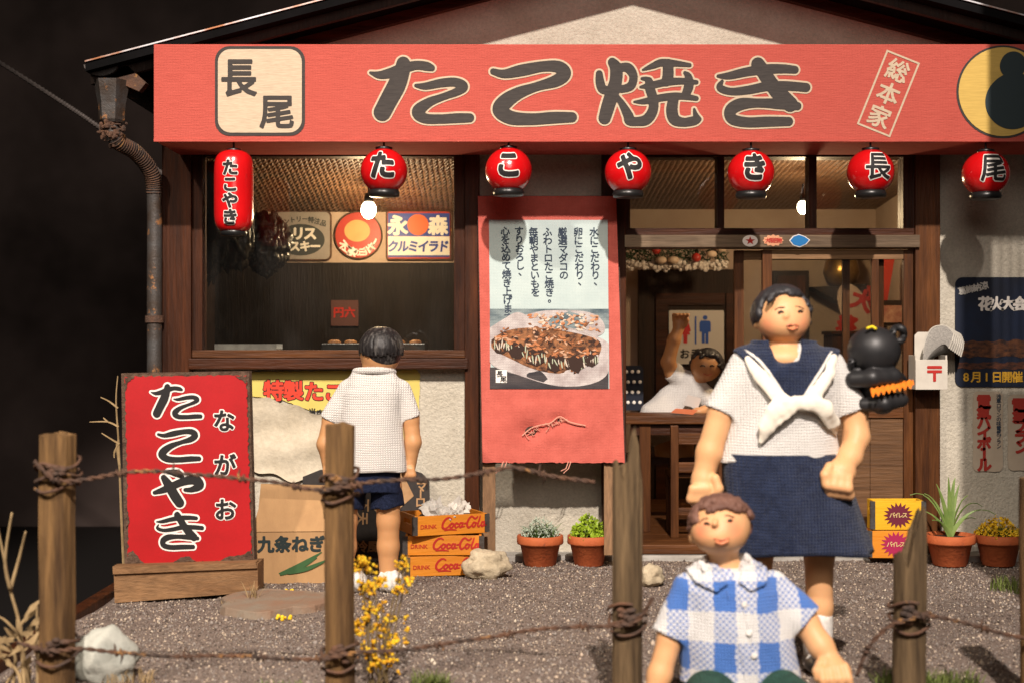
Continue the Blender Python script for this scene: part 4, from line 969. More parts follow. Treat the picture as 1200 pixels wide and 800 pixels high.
# flower pots
def pot(label, px, Y, rw, h, z=0):
    c = thing('flower_pot', label, 'flower pot', (X(px, Y), Y, z))
    body = [(rw * .62, 0), (rw * .66, .004), (rw * .86, h * .70), (rw * .98, h * .72), (rw, h * .76), (rw * .99, h * .98), (rw * .96, h), (rw * .86, h), (rw * .84, h * .86)]
    MB().lathe(body, n=36).build('pot', m_terracotta, c, smooth=False).data.polygons.foreach_set('use_smooth', [True] * (36 * 8) + [False, False])
    so = MB(); so.lathe([(rw * .85, h * .80), (rw * .85, h * .88), (rw * .4, h * .92)], n=20); so.build('soil', m_soil, c, smooth=True)
    return c
def blades(n, r, h, spread, wdt, droop, base=0, seed=0, seg=5):
    rg_ = random.Random(seed); mb = MB()
    for _ in range(n):
        a = rg_.uniform(0, 6.28); sp_ = spread * rg_.uniform(.25, 1); hh = h * rg_.uniform(.65, 1); r0 = r * math.sqrt(rg_.random()); b = rg_.uniform(0, 6.28)
        p0 = Vector((r0 * math.cos(b), r0 * math.sin(b), base)); w0 = wdt * rg_.uniform(.7, 1.1); side = Vector((-math.sin(a), math.cos(a), 0)); pts = []
        for k in range(seg + 1):
            t = k / seg; p = p0 + Vector((math.cos(a), math.sin(a), 0)) * sp_ * t ** 1.4 + Vector((0, 0, hh * (t - droop * t ** 3))); ww = w0 * (1 - t) ** .6 * (.6 + .8 * min(1, t * 3) * .5); pts += [p - side * ww, p + side * ww * .95]
        mb.add(pts, [(2 * k, 2 * k + 1, 2 * k + 3, 2 * k + 2) for k in range(seg)])
    return mb
def balls_(pts, r0, r1, n=6, m=4, seed=0):
    rg_ = random.Random(seed); mb = MB()
    for p in pts: mb.ball(p, rg_.uniform(r0, r1), n, m)
    return mb
def dome(n, r, h, z, seed):
    rg_ = random.Random(seed); out = []
    while len(out) < n:
        x, y = rg_.uniform(-1, 1), rg_.uniform(-1, 1); q = x * x + y * y
        if q < 1: out.append((x * r, y * r, z + h * (1 - q) * rg_.uniform(.35, 1)))
    return out
def leaf_cloud(pts, l0, l1, seed, asp=.5):
    rg_ = random.Random(seed); mb = MB()
    for p in pts:
        d = Vector((rg_.gauss(0, 1), rg_.gauss(0, 1), abs(rg_.gauss(0, .8)) + .2)).normalized(); s_ = d.cross(Vector((rg_.gauss(0, 1), rg_.gauss(0, 1), rg_.gauss(0, 1)))).normalized(); l = rg_.uniform(l0, l1); p = Vector(p); n_ = d.cross(s_) * l * .15
        mb.add([p, p + d * l * .5 + s_ * l * asp * .5 + n_, p + d * l, p + d * l * .5 - s_ * l * asp * .5 + n_], [(0, 1, 2, 3)])
    return mb
p1 = pot('terracotta pot with grey green tufted grass under the fabric poster', 633, -.30, .132, .17)
blades(150, .08, .10, .12, .004, .15, .15, 1).build('grass_blades', m_leaf, p1); leaf_cloud(dome(420, .11, .115, .155, 2), .018, .034, 5, .28).build('pale_tips', m_leaf_grey, p1)
p2 = pot('terracotta pot with lime green leafy plant beside the doorway', 690, -.30, .122, .17)
blades(40, .07, .07, .09, .004, .1, .15, 3).build('stems', m_leaf, p2); leaf_cloud(dome(620, .105, .13, .15, 4), .018, .034, 6, .75).build('leaves', m_leaf_lime, p2)
p3 = pot('terracotta pot with long arching striped leaves right of the door', 1113, -.30, .142, .175)
for k, (dx, dz, dr_) in enumerate(((-.02, .38, .1), (-.13, .30, .2), (.05, .33, .1), (.17, .26, .45), (.21, .22, .5), (-.17, .20, .3), (.01, .24, .1), (.10, .28, .2), (-.08, .34, .1), (-.20, .33, .35), (.03, .40, .2), (.14, .15, .4), (-.10, .14, .3))):
    mb = MB(); pts = []; yy = -.05 + .03 * (k % 4); sd = Vector((.75, .66, 0)) if k % 2 else Vector((.9, -.43, 0))
    for q in range(9):
        t = q / 8; p = Vector((dx * 1.15 * t ** 1.3, yy * t, .15 + dz * (t * (1 + dr_) - dr_ * 1.7 * t ** 3))); ww = .0135 * (1 - t ** 2.2) + .0012; pts += [p - sd * ww, p + Vector((0, -.004, -.004)), p + sd * ww]
    f = []
    for q in range(8): f += [(3 * q, 3 * q + 1, 3 * q + 4, 3 * q + 3), (3 * q + 1, 3 * q + 2, 3 * q + 5, 3 * q + 4)]
    mb.add(pts, f).build('leaf', m_leaf_light, p3, smooth=True)
p4 = pot('terracotta pot with a cushion of yellow flowers at the right edge', 1170, -.30, .135, .175)
blades(120, .09, .09, .12, .004, .1, .15, 5).build('stems', m_leaf, p4); leaf_cloud(dome(620, .13, .115, .16, 6), .012, .026, 7, .8).build('blossoms', m_flower, p4)

# ------------------------------------------------------------------ mailbox with newspaper, wall posters
MY = -.10; mbx = thing('mailbox', 'small white tin mailbox with red postal mark on the right door post', 'mailbox', at(1091, 456, MY))
MB().prism([at(1074, 393, MY)[::2], at(1078, 389, MY)[::2], at(1092, 389, MY)[::2], at(1097, 394, MY)[::2], at(1097, 454, MY)[::2], at(1074, 454, MY)[::2]], -.062, -.052).build('back_plate', m_mailbox, mbx, world=True)
y0, y1 = -.21, -.064
for nm, a in (('front', (1073, 1110.5, 421, 456, y0, y0 + .008)), ('side', (1073, 1075, 416, 456, y0 + .008, y1)), ('side', (1108.5, 1110.5, 416, 456, y0 + .008, y1)), ('bottom', (1075, 1108.5, 454, 456, y0 + .008, y1))):
    MB().box(X(a[0], y0), X(a[1], y0), a[4], a[5], Z(a[3], y0), Z(a[2], y0)).build(nm, m_mailbox, mbx, world=True, bevel=.002)
px_letters(MB(), [('〒', 1095, 437, 24)], lambda a, b: (X(a, y0), y0 - .003, Z(b, y0)), .03, 48).build('postal_mark', m_red_ink, mbx, world=True)
nw = thing('newspaper', 'rolled newspaper sticking out of the white mailbox', 'newspaper', at(1095, 425, -.15))
mpn = M('printed_newsprint', (.40, .38, .34), (.12, .115, .11), 120, (.8, 1, 3.5), rough=.95, band=(.35, .75))
m_page = M('page_edge', (.56, .53, .46), rough=.95)
for k in range(7):
    ctr_lo = [(1079 + k, 432), (1084 + k * 1.2, 424 - k * .4), (1094 + k * 1.8, 411 + k * .5), (1106 + k * 2.2, 403 + k * 1.6), (1112 + k * 2.3, 408 + k * 1.6)]
    ctr_hi = [(1082 + k * .6, 414), (1085 + k * .8, 397 + k * .3), (1093 + k * 1.6, 384 + k * .9), (1108 + k * 2.6, 382 + k * 1.4), (1118 + k * 1.9, 391 + k * 1.7)]
    lo_, hi_ = bez(ctr_lo, 5), bez(ctr_hi, 5); v = []; f = []; yk = -.185 + .014 * k
    for i in range(len(lo_)):
        v += [at(lo_[i][0], lo_[i][1], yk - .004), at((lo_[i][0] + hi_[i][0]) / 2 + .6, (lo_[i][1] + hi_[i][1]) / 2, yk - .010), at(hi_[i][0], hi_[i][1], yk + .004)]
    for i in range(len(lo_) - 1): a = 3 * i; f += [(a, a + 1, a + 4, a + 3), (a + 1, a + 2, a + 5, a + 4)]
    sh_ = MB().add(v, f).build('folded_sheet', mpn, nw, world=True, smooth=True)
    MB().tube([v[-3], v[-2], v[-1]], .0042, 5).build('page_edge', m_page, sh_, world=True); MB().tube([v[3 * q + 2] for q in range(len(lo_))], .0034, 5).build('page_edge', m_page, sh_, world=True)
WY = .026
fp = thing('festival_poster', 'dark blue fireworks festival poster with rounded corners on the right wall', 'poster', at(1165, 452, WY))
wf = lambda d: (lambda px, py: (X(px, WY), WY - d, Z(py, WY)))
sh = MB().prism([wf(0)(*p)[::2] for p in rrect(1119, 1233, 325, 453, 9)], WY - .006, WY - .001).build('sheet', M('night_sky_print', (.004, .006, .014), (.005, .014, .042), 2.5, rough=.55), fp, world=True)
poly(MB(), ragged([(1121, 400), (1231, 398), (1231, 418), (1121, 418)], 5, 1.5), wf(.0085)).build('city_glow_print', M('city_glow_print', (.13, .045, .015), (.02, .008, .006), 24, (1, 1, 2), rough=.6), fp, world=True)
poly(MB(), ragged([(1121, 424), (1231, 424), (1231, 432), (1121, 432)], 5, 1.5), wf(.0085)).build('city_glow_print', M('river_glow_print', (.10, .03, .012), (.015, .007, .006), 30, (1, 1, 2), rough=.6), fp, world=True)
px_letters(MB(), [(c, 1127 + 8.6 * k, 341 - 2.0 * k, 10, R(13)) for k, c in enumerate('葛飾納涼')], wf(.0105), .03, 28).build('small_lettering', M('dim_white_print', (.42, .40, .36), rough=.6), fp, world=True)
px_letters(MB(), [(c, 1154 + 13.4 * k, 356, 17) for k, c in enumerate('花火大会')], wf(.0105), .05, 40).build('lettering', M('white_poster_print', (.7, .66, .6), rough=.6), fp, world=True)
m_amber = M('amber_print', (.55, .30, .02), rough=.6)
for k, c in enumerate('8月1日開催'): px_letters(MB(), [(c, 1131.5 + 12 * k, 441, 13.5)], wf(.0105), .025, 40).build('character', m_amber, fp, world=True)
def slip(label, x0, x1, q0, q1, main, side, tilt):
    p = thing('paper_slip', label, 'poster', at((x0 + x1) / 2, q1, WY))
    MB().prism([wf(0)(*q)[::2] for q in ragged(rrect(x0, x1, q0, q1, 6, 3), 4, .5)], WY - .004, WY - .001).build('sheet', M('slip_paper', (.50, .42, .32), (.44, .36, .27), 8, rough=.9), p, world=True)
    px_letters(MB(), [(c, x0 + 12.5 + i * tilt, q0 + 12 + 12.3 * i, 17, (R(-90) if c == 'ー' else 0)) for i, c in enumerate(main)], wf(.0065), .06, 40).build('lettering', M('brick_red_print', (.36, .03, .02), rough=.8), p, world=True)
    if side: px_letters(MB(), [(c, x1 - 5, q0 + 6 + 5.3 * i, 6, (R(-90) if c == 'ー' else 0)) for i, c in enumerate(side)], wf(.0065), .02, 24).build('side_lettering', m_ink, p, world=True)
slip('white paper slip with red ハイボール lettering under the festival poster', 1140, 1175, 458, 552, '電氣ハイボール', '浅草ロマンの味電気ブラン', .1)
slip('second white slip with red lettering cut by the right frame edge', 1181, 1216, 462, 551, '電氣ブラン', '', .8)
# unseen case panel, added with slots and tint to shade the shop's right end
CYP = -1.9
def cast(px, py):                                         # where the ray from the spot to a point of the wall passes the case panel
    p = np.array(at(px, py, .03)); k = np.array(KEY); t = (CYP - k[1]) / (p[1] - k[1]); q = k + (p - k) * t; return q[0], q[2]
cp = thing('case_shade_panel', 'unseen slotted case panel added to shade the right end of the shop', 'frame', (cast(1150, 500)[0], CYP, -.6))
m_case_shade = bpy.data.materials.new('shade_tint'); m_case_shade.use_nodes = True; nt_ = NT(m_case_shade); tr_ = nt_.add('BsdfTransparent', i_Color=(.34, .34, .34)); nt_.t.links.new(tr_.outputs[0], nt_.n['Material Output'].inputs[0])
xa, za = cast(1126, 282); xb, zb_ = cast(1420, 458); zt2 = cast(1126, -60)[1]
MB().box(xa, cast(1165, 300)[0], CYP - .01, CYP + .01, -.6, zt2).build('upright', m_case_shade, cp, world=True)
MB().box(cast(1165, 300)[0], xb, CYP - .01, CYP + .01, za, zt2).build('top_panel', m_case_shade, cp, world=True)
MB().box(cast(1165, 300)[0], xb, CYP - .01, CYP + .01, -.6, zb_).build('bottom_panel', m_case_shade, cp, world=True)
for k in range(8): MB().box(cast(1170 + 11 * k, 300)[0], cast(1176 + 11 * k, 300)[0] if k < 7 else xb, CYP - .01, CYP + .01, zb_, za).build('slat', m_case_shade, cp, world=True)

# ------------------------------------------------------------------ inside the shop
def bulb(label, px, py, Y, power, r=.05):
    c = Vector(at(px, py, Y)); b = thing('light_bulb', label, 'light bulb', tuple(c))
    MB().ball((0, 0, 0), (r * .85, r * .85, r), 16, 10).build('glass_bulb', M('lit_bulb_glass', (1, .9, .75), emit=((1.0, .80, .55), 22)), b, smooth=True)
    MB().lathe([(r * .45, r * .8), (r * .5, r * 1.3), (r * .4, r * 1.8)], n=16).build('socket', m_black, b, smooth=True)
    MB().tube([(0, 0, r * 1.8), (0, 0, 2.28 - c.z)], .006).build('cord', m_black, b)
    l = bpy.data.lights.new('bulb_light', 'POINT'); l.energy = power; l.color = (1, .72, .42); l.shadow_soft_size = r * 1.2
    o = bpy.data.objects.new('bulb_light', l); COL.objects.link(o); o.parent = b; o.location = (0, -.01, -r * 1.6)
bulb('glowing bulb hanging behind the left shop window', 432, 246, .72, 44, .058)
bulb('glowing bulb seen through the transom above the door', 941, 243, .9, 44, .045)
# enamel signs on the kitchen wall
EY = 1.345
ef = lambda d: (lambda px, py: (X(px, EY), EY - d, Z(py, EY)))
def enamel(label, shape, mat, rim=m_rust):
    t = thing('enamel_sign', label, 'sign', ef(0)(*np.mean(shape, 0)))
    c = np.mean(shape, 0)
    MB().prism([ef(0)(*(c + (np.array(p) - c) * 1.02))[::2] for p in shape], EY - .012, EY + .01).build('rim', rim, t, world=True)
    MB().prism([ef(0)(*(c + (np.array(p) - c) * .965))[::2] for p in shape], EY - .017, EY - .013).build('face', mat, t, world=True); return t
t = enamel('grey enamel whisky sign with a dark oval on the kitchen wall', rrect(322, 388, 248, 305, 6), m_grey_enamel)
poly(MB(), disc(28, 32, 353, 281.5, .66), ef(.020)).build('oval', m_slate_print, t, world=True)
px_letters(MB(), [(c, 336 + 14 * k, 274, 16) for k, c in enumerate('トリス')] + [(c, 334 + 12 * k, 289, 13) for k, c in enumerate('井スキー')], ef(.023), .05, 40).build('lettering', m_white_ink, t, world=True)
px_letters(MB(), [(c, 329 + 7.2 * k, 262 - 5 * math.sin(k / 7 * math.pi), 7.5, R(14 - 4 * k)) for k, c in enumerate('サントリー特注品')], ef(.020), .03, 28).build('small_lettering', m_slate_print, t, world=True)
t = enamel('round red enamel sign with arched white lettering on the kitchen wall', disc(27.5, 40, 420, 276), m_red_enamel)
poly(MB(), disc(15, 32, 419, 271, .85), ef(.020)).build('plain_centre', M('amber_enamel', (.62, .36, .12), (.55, .3, .1), 12, rough=.5), t, world=True)
px_letters(MB(), [(c, 420 + 21.5 * math.sin(a), 275 + 21.5 * math.cos(a), 11 if c != 'の' else 8, a) for c, a in zip('不二家のミルキー', [R(-52 + 16.5 * k) for k in range(8)])], ef(.021), .05, 36).build('lettering', m_white_ink, t, world=True)
t = enamel('blue and white enamel caramel sign with an orange disc on the kitchen wall', rrect(453, 529, 247.5, 304.5, 3), m_red_enamel)
for q0, q1, mt in ((250.5, 277.3, m_blue_print), (277.6, 299.5, m_white_ink), (299.6, 301.8, m_blue_print)): poly(MB(), [(455, q0), (527, q0), (527, q1), (455, q1)], ef(.019)).build('colour_band', mt, t, world=True)
poly(MB(), disc(12.5, 28, 490, 264), ef(.022)).build('orange_disc', M('orange_enamel', (.66, .13, .04), rough=.45), t, world=True)
px_letters(MB(), [('永', 466.5, 264.5, 24), ('森', 513.5, 264.5, 23)], ef(.022), .045, 40).build('lettering', m_white_ink, t, world=True)
px_letters(MB(), [(c, 461 + 11.8 * k, 289, 14.5, 0, .92, .12) for k, c in enumerate('クルミイラド')], ef(.022), .045, 40).build('blue_lettering', m_blue_print, t, world=True)
# kitchen things behind the glass
def reflection(label, px, py, Y, r, seed):  # crumpled solid standing in for a dark reflection in the window
    bm = bmesh.new(); bmesh.ops.create_icosphere(bm, subdivisions=5, radius=1); c = Vector(at(px, py, Y))
    for q in bm.verts:
        n = q.co.normalized(); d = 1 + .22 * mnoise.noise(n * 1.5 + Vector((seed, 0, 0))) - .45 * abs(mnoise.noise(Vector((n.x * 4.2, n.y * 4.2, n.z * 2.6)) + Vector((seed, 5, 0)))) - .18 * abs(mnoise.noise(Vector((n.x * 7, n.y * 9, n.z * 7)) + Vector((0, seed, 0)))) - .03 * abs(mnoise.noise(n * 19 + Vector((0, seed, 3))))
        q.co = Vector((n.x * r[0], n.y * r[1], n.z * r[2])) * d
    me = bpy.data.meshes.new('black_reflection'); bm.to_mesh(me); bm.free(); o = finish('black_reflection', me, m_teppan, None, True); o.location = c; tag(o, label, 'reflection')
reflection('crumpled glossy black bag modelled as a lump at the upper left behind the window', 258, 248, .5, (.24, .12, .46), 3)
reflection('smaller crumpled black bag modelled as a lump in front of the grey enamel sign', 312, 285, .62, (.17, .12, .21), 8)
t = thing('steel_tray', 'shallow steel tray lying inside on the window sill', 'tray', at(290, 411, .2))
MB().box(X(254, .2), X(326, .2), .14, .36, Z(411, .2) + .001, Z(411, .2) + .012).build('base', m_metal, t, world=True)
for a in ((X(254, .2), X(326, .2), .134, .14), (X(254, .2), X(326, .2), .36, .366)): MB().box(*a, Z(411, .2), Z(403, .2)).build('rim', m_metal, t, world=True)
t = thing('price_slip', 'small pink price slip pinned to the dark kitchen panelling', 'notice', at(405, 370, 1.3))
MB().prism([at(388, 352, 1.33)[::2], at(420, 352, 1.33)[::2], at(420, 382, 1.33)[::2], at(388, 382, 1.33)[::2]], 1.325, 1.335).build('paper', M('pink_paper', (.10, .045, .04), rough=.9), t, world=True)
px_letters(MB(), [(c, 397 + 13 * k, 366, 13) for k, c in enumerate('円六')], lambda a, b: (X(a, 1.33), 1.322, Z(b, 1.33)), .04, 28).build('lettering', m_red_ink, t, world=True)
t = thing('takoyaki_griddle', 'dark iron takoyaki griddle on the counter behind the window', 'griddle', at(450, 411, .45))
MB().box(X(380, .45), X(500, .45), .30, .62, Z(411, .3) - .005, Z(402, .45)).build('plate', m_teppan, t, world=True, bevel=.006)
for i in range(6):
    for j in range(2): MB().ball((X(392 + 19 * i, .45), .38 + .14 * j, Z(402, .45)), (.035, .035, .022), 10, 6).build('takoyaki_ball', M('takoyaki', (.30, .14, .05), (.16, .06, .02), 30, rough=.6) if not (i or j) else bpy.data.materials['takoyaki'], t, world=True, smooth=True)
# dining room: toilet door with its sign
DY = 2.44; df = lambda d: (lambda px, py: (X(px, DY), DY - d, Z(py, DY)))
t = thing('toilet_door', 'dark panelled inner door behind the waving figure', 'door', (X(805, DY), DY, IZ))
MB().prism([df(0)(748, 316)[::2], df(0)(862, 316)[::2], df(0)(862, 600)[::2], df(0)(748, 600)[::2]], DY - .03, DY + .05).build('frame', m_wood_dark, t, world=True)
for a in ((768, 848, 344, 358), (768, 782, 358, 590), (850, 858, 344, 590)): MB().prism([df(0)(a[0], a[2])[::2], df(0)(a[1], a[2])[::2], df(0)(a[1], a[3])[::2], df(0)(a[0], a[3])[::2]], DY - .05, DY - .031).build('rail', m_wood_h, t, world=True)
t = thing('toilet_sign', 'white toilet sign with red and blue figures on the inner door', 'sign', df(.06)(817, 425))
MB().prism([df(0)(*p)[::2] for p in rrect(783, 847, 364, 426, 2)], DY - .062, DY - .054).build('plate', M('white_plate', (.62, .58, .52), rough=.5), t, world=True)
def man(px, py, mt, skirt, nm):
    b = MB(); fnn = df(.066); poly(b, disc(2.7, 14, px, py - 14.5), fnn)
    if skirt: poly(b, [(px - 3, py - 11), (px + 3, py - 11), (px + 6.5, py + 1), (px + 4.2, py + 2), (px + 5.5, py + 5), (px + 2.4, py + 5), (px + 2, py + 15), (px - 2, py + 15), (px - 2.4, py + 5), (px - 5.5, py + 5), (px - 4.2, py + 2), (px - 6.5, py + 1)], fnn)
    else: poly(b, [(px - 5, py - 11), (px + 5, py - 11), (px + 6.5, py - 9), (px + 6.5, py + 2), (px + 4, py + 2), (px + 3.8, py + 15), (px + .6, py + 15), (px + .5, py + 4), (px - .5, py + 4), (px - .6, py + 15), (px - 3.8, py + 15), (px - 4, py + 2), (px - 6.5, py + 2), (px - 6.5, py - 9)], fnn)
    b.build(nm, mt, t, world=True)
man(802, 387, M('sign_red', (.52, .02, .02), rough=.5), True, 'woman_symbol'); man(825, 387, M('sign_blue', (.02, .09, .42), rough=.5), False, 'man_symbol')
poly(MB(), [(813, 371), (814.8, 371), (814.8, 403), (813, 403)], df(.066)).build('divider', bpy.data.materials['sign_blue'], t, world=True)
px_letters(MB(), [(c, 801 + 13 * k, 414, 12) for k, c in enumerate('お手洗')], df(.066), .03, 36).build('lettering', m_black_ink, t, world=True)
# garland
GYY = 1.9; t = thing('garland', 'winter garland of greenery, red baubles and white fluff over the inner door', 'garland', at(795, 315, GYY))
rg = random.Random(5)
gb = MB()
for k in range(420):
    p = at(rg.uniform(724, 850), rg.uniform(286, 306), GYY + rg.uniform(-.05, .06)); a = rg.uniform(0, 6.28); b = rg.uniform(-1, 1); gb.tube([p, (p[0] + .05 * math.cos(a), p[1] + .03 * b, p[2] + .05 * math.sin(a))], [.005, .001], 4)
gb.build('greenery', M('fir_green', (.025, .05, .02), (.012, .03, .012), 20, rough=.8), t, world=True)
balls_([at(rg.uniform(722, 852), rg.uniform(308, 317) - 3 * rg.random(), GYY - .03 + rg.uniform(-.03, .03)) for k in range(260)], .008, .02, 6, 4, 3).build('white_fluff', M('white_fluff', (.55, .50, .45), rough=1), t, world=True)
for px, py, r in ((769, 293, .033), (816, 302, .034), (838, 288, .03)): MB().ball(at(px, py, GYY - .08), r, 14, 9).build('red_bauble', M('red_bauble', (.35, .03, .02), rough=.2, coat=.5) if px == 769 else bpy.data.materials['red_bauble'], t, world=True, smooth=True)
for px, py, r in ((775, 305, .034), (789, 305, .036), (826, 290, .03), (834, 298, .032), (846, 292, .03)): MB().ball(at(px, py, GYY - .09), (r * 1.2, r, r * .8), 10, 7).build('shell', M('pale_shell', (.50, .38, .27), rough=.5) if px == 775 else bpy.data.materials['pale_shell'], t, world=True, smooth=True)
t = thing('cushion', 'dark cushion with pale dots at the left inside the doorway', 'cushion', at(742, 470, 1.3))
MB().prism([at(p[0], p[1], 1.3)[::2] for p in rrect(722, 753, 428, 480, 5)], 1.25, 1.36).build('cover', M('dark_print_cloth', (.015, .018, .03), rough=.9), t, world=True)
for k in range(16): MB().ball(at(727 + (k % 4) * 7 + 2 * (k // 4 % 2), 435 + (k // 4) * 12, 1.245), (.012, .004, .012), 8, 5).build('dot', m_white_ink, t, world=True)
# table and chair
tb = thing('dining_table', 'dark wooden table just inside the open door', 'table', (X(800, .7), .7, IZ))
zt = Z(487, .5)
MB().box(X(727, .7), X(905, .7), .5, .98, zt - .05, zt).build('table_top', m_wood_warm_h, tb, world=True, bevel=.006)
MB().box(X(737, .7), X(895, .7), .54, .56, zt - .12, zt - .051).build('apron', m_wood_h, tb, world=True)
for px, y in ((753, .53), (890, .53), (753, .9), (890, .9)): MB().box(X(px, .7) - .035, X(px, .7) + .035, y, y + .07, IZ, zt - .051).build('leg', m_wood_warm_v, tb, world=True, bevel=.004)
chx = thing('wooden_chair', 'warm brown wooden ladder back chair drawn up to the table', 'chair', (X(815, .3), .3, IZ))
for px in (790, 846): MB().box(X(px, .3) - .024, X(px, .3) + .024, .27, .32, IZ, Z(498, .3)).build('back_post', m_wood_warm_v, chx, world=True, bevel=.004)
for q0, q1 in ((507, 520), (541, 553), (594, 603)): MB().box(X(790, .3) + .024, X(846, .3) - .024, .28, .31, Z(q1, .3), Z(q0, .3)).build('slat', m_wood_warm_h, chx, world=True, bevel=.003)
MB().box(X(783, .3), X(852, .3), .2, .255, Z(556, .3), Z(551, .3)).build('seat_edge', m_wood_warm_h, chx, world=True) if False else None
MB().box(X(786, .3), X(850, .3), .325, .62, Z(560, .3), Z(553, .3)).build('seat', m_wood_warm_h, chx, world=True, bevel=.004)
for px in (791, 845): MB().box(X(px, .3) - .022, X(px, .3) + .022, .56, .60, IZ, Z(560, .3)).build('front_leg', m_wood_warm_v, chx, world=True)
bn = thing('bench', 'low dark bench under the waving figure behind the table', 'bench', (X(790, 1.15), 1.15, IZ))
MB().box(X(735, 1.15), X(850, 1.15), 1.0, 1.45, .45, .50).build('seat', m_wood_h, bn, world=True)
for px in (745, 840): MB().box(X(px, 1.15) - .03, X(px, 1.15) + .03, 1.1, 1.35, IZ, .45).build('leg', m_wood_v, bn, world=True)
mn = MB().add([at(792, 478, .75), at(818, 480, .75), at(812, 485.5, .62), at(786, 483, .62)], [(0, 1, 2, 3)]).build('menu_card', M('orange_menu', (.5, .14, .06), rough=.6)); tag(mn, 'small orange menu card lying on the table inside', 'menu')
# right hand side of the room
t = thing('corner_shelf', 'dark triangular corner shelf inside the shop', 'shelf', at(985, 340, 2.2))
MB().prism([at(948, 337, 2.3)[::2], at(1012, 333, 2.3)[::2], at(1012, 345, 2.3)[::2], at(983, 356, 2.3)[::2]], 2.2, 2.44).build('board', m_wood_dark, t, world=True)
t = thing('brass_jar', 'round brass jar standing on the corner shelf inside', 'jar', at(986, 336, 2.2))
MB().lathe([(.06, 0), (.11, .03), (.135, .10), (.12, .18), (.085, .24), (.09, .27), (.07, .27)], at(986, 336, 2.25), 28).build('body', m_gold, t, world=True, smooth=True)
t = thing('paper_fan', 'large round white and red paper fan leaning on the inside wall', 'fan', at(1000, 400, 2.0))
fv = [at(1001 + 24 * math.cos(2 * math.pi * k / 32) * .75 - 10 * math.sin(2 * math.pi * k / 32) * -.9, 362 + 30 * math.sin(2 * math.pi * k / 32), 2.0)[::2] for k in range(32)]
MB().prism(fv, 1.99, 2.0).build('paper', M('fan_paper', (.46, .35, .28), rough=.9), t, world=True)
px_letters(MB(), [('祭', 992, 380, 24, R(-20)), ('大', 1010, 352, 26, R(-20))], lambda a, b: (X(a, 2.0), 1.985, Z(b, 2.0)), .05, 36).build('lettering', m_red_ink, t, world=True)
MB().box(X(1016, 2.02), X(1028, 2.02), 2.01, 2.03, Z(400, 2.02), Z(335, 2.02)).build('red_backing', m_red_enamel, t, world=True)
t = thing('red_banner', 'red cloth banner hanging inside beside the right door stile', 'banner', at(1040, 350, 1.6))
MB().add([at(1030, 300, 1.6), at(1049, 300, 1.6), at(1040, 352, 1.62), at(1028, 356, 1.6)], [(0, 1, 2, 3)]).build('cloth', m_red_enamel, t, world=True)
t = thing('picture_frame', 'small framed picture low inside the right door pane', 'picture', at(1045, 380, 1.6))
MB().box(X(1030, 1.6), X(1062, 1.6), 1.6, 1.63, Z(382, 1.6), Z(352, 1.6)).build('frame', m_wood_dark, t, world=True)
MB().box(X(1033, 1.6), X(1059, 1.6), 1.59, 1.598, Z(378, 1.6), Z(358, 1.6)).build('picture', M('portrait_print', (.5, .3, .2), (.3, .1, .08), 16, rough=.6), t, world=True)
t = thing('wall_cabinet', 'dark cabinet standing behind the head of the schoolgirl figure', 'cabinet', (X(925, 2.4), 2.4, IZ))
MB().box(X(903, 2.4), X(945, 2.4), 2.3, 2.48, IZ, Z(318, 2.4)).build('carcass', m_wood_dark, t, world=True, bevel=.006)
MB().box(X(907, 2.4), X(941, 2.4), 2.285, 2.299, .5, Z(324, 2.4)).build('door', m_wood_v, t, world=True, bevel=.004)
t = thing('wooden_chest', 'low dark chest on the floor inside the right door pane', 'chest', (X(990, 1.9), 1.9, IZ))
MB().box(X(972, 1.9), X(1030, 1.9), 1.8, 2.1, IZ, Z(392, 1.9)).build('body', m_wood_v, t, world=True, bevel=.006)
MB().box(X(970, 1.9), X(1032, 1.9), 1.78, 2.11, Z(392, 1.9), Z(388, 1.9)).build('lid', m_wood_h, t, world=True, bevel=.004)

# ------------------------------------------------------------------ fence: weathered posts and rusty barbed wire
FY = -3.33
def fence_post(label, p0, p1, top, mat, seed, Y=FY):
    """top: function of position across the post (0 left, 1 right) and of depth -> photo height of the upper end"""
    cx_ = X((p0 + p1) / 2, Y); r = (X(p1, Y) - X(p0, Y)) / 2 * .93; rg_ = random.Random(seed); n = 36
    t = thing('fence_post', label, 'fence post', (cx_, Y, -.1), 0, 'weathered posts of the barbed wire fence')
    v = []; f = []; rows = 26
    ridge = [1 + .05 * math.sin(5 * k / n * 6.28 + seed) + rg_.uniform(-.035, .03) for k in range(n)]
    for j in range(rows + 1):
        q = j / rows
        for k in range(n):
            a = 2 * math.pi * k / n; e = (abs(math.cos(a)) ** 3.2 + abs(math.sin(a)) ** 3.2) ** (-1 / 3.2)
            x = r * e * math.cos(a) * ridge[k]; y = r * e * math.sin(a) * ridge[k]
            zt_ = Z(top((x / r + 1) / 2, y / r), Y) + .1; z = zt_ * q; w_ = 1 + .03 * mnoise.noise(Vector((seed * 3, z * 3, k * .25)))
            if q > .96 and False: w_ *= .97
            v.append((x * w_ + .006 * mnoise.noise(Vector((seed, z * 2.2, 0))), y * w_, z))
    for j in range(rows):
        for k in range(n): f.append((j * n + k, j * n + (k + 1) % n, (j + 1) * n + (k + 1) % n, (j + 1) * n + k))
    c0 = len(v); zc = sum(p[2] for p in v[-n:]) / n
    inner = []
    for k in range(n):
        p = v[rows * n + k]; v.append((p[0] * .55, p[1] * .55, Z(top((p[0] * .55 / r + 1) / 2, p[1] * .55 / r), Y) + .1 + rg_.uniform(-.004, .006)))
    for k in range(n): f.append((rows * n + k, rows * n + (k + 1) % n, c0 + (k + 1) % n, c0 + k))
    f.append(tuple(c0 + k for k in range(n)))
    MB().add(v, f).build('shaft', mat, t, smooth=False); return t
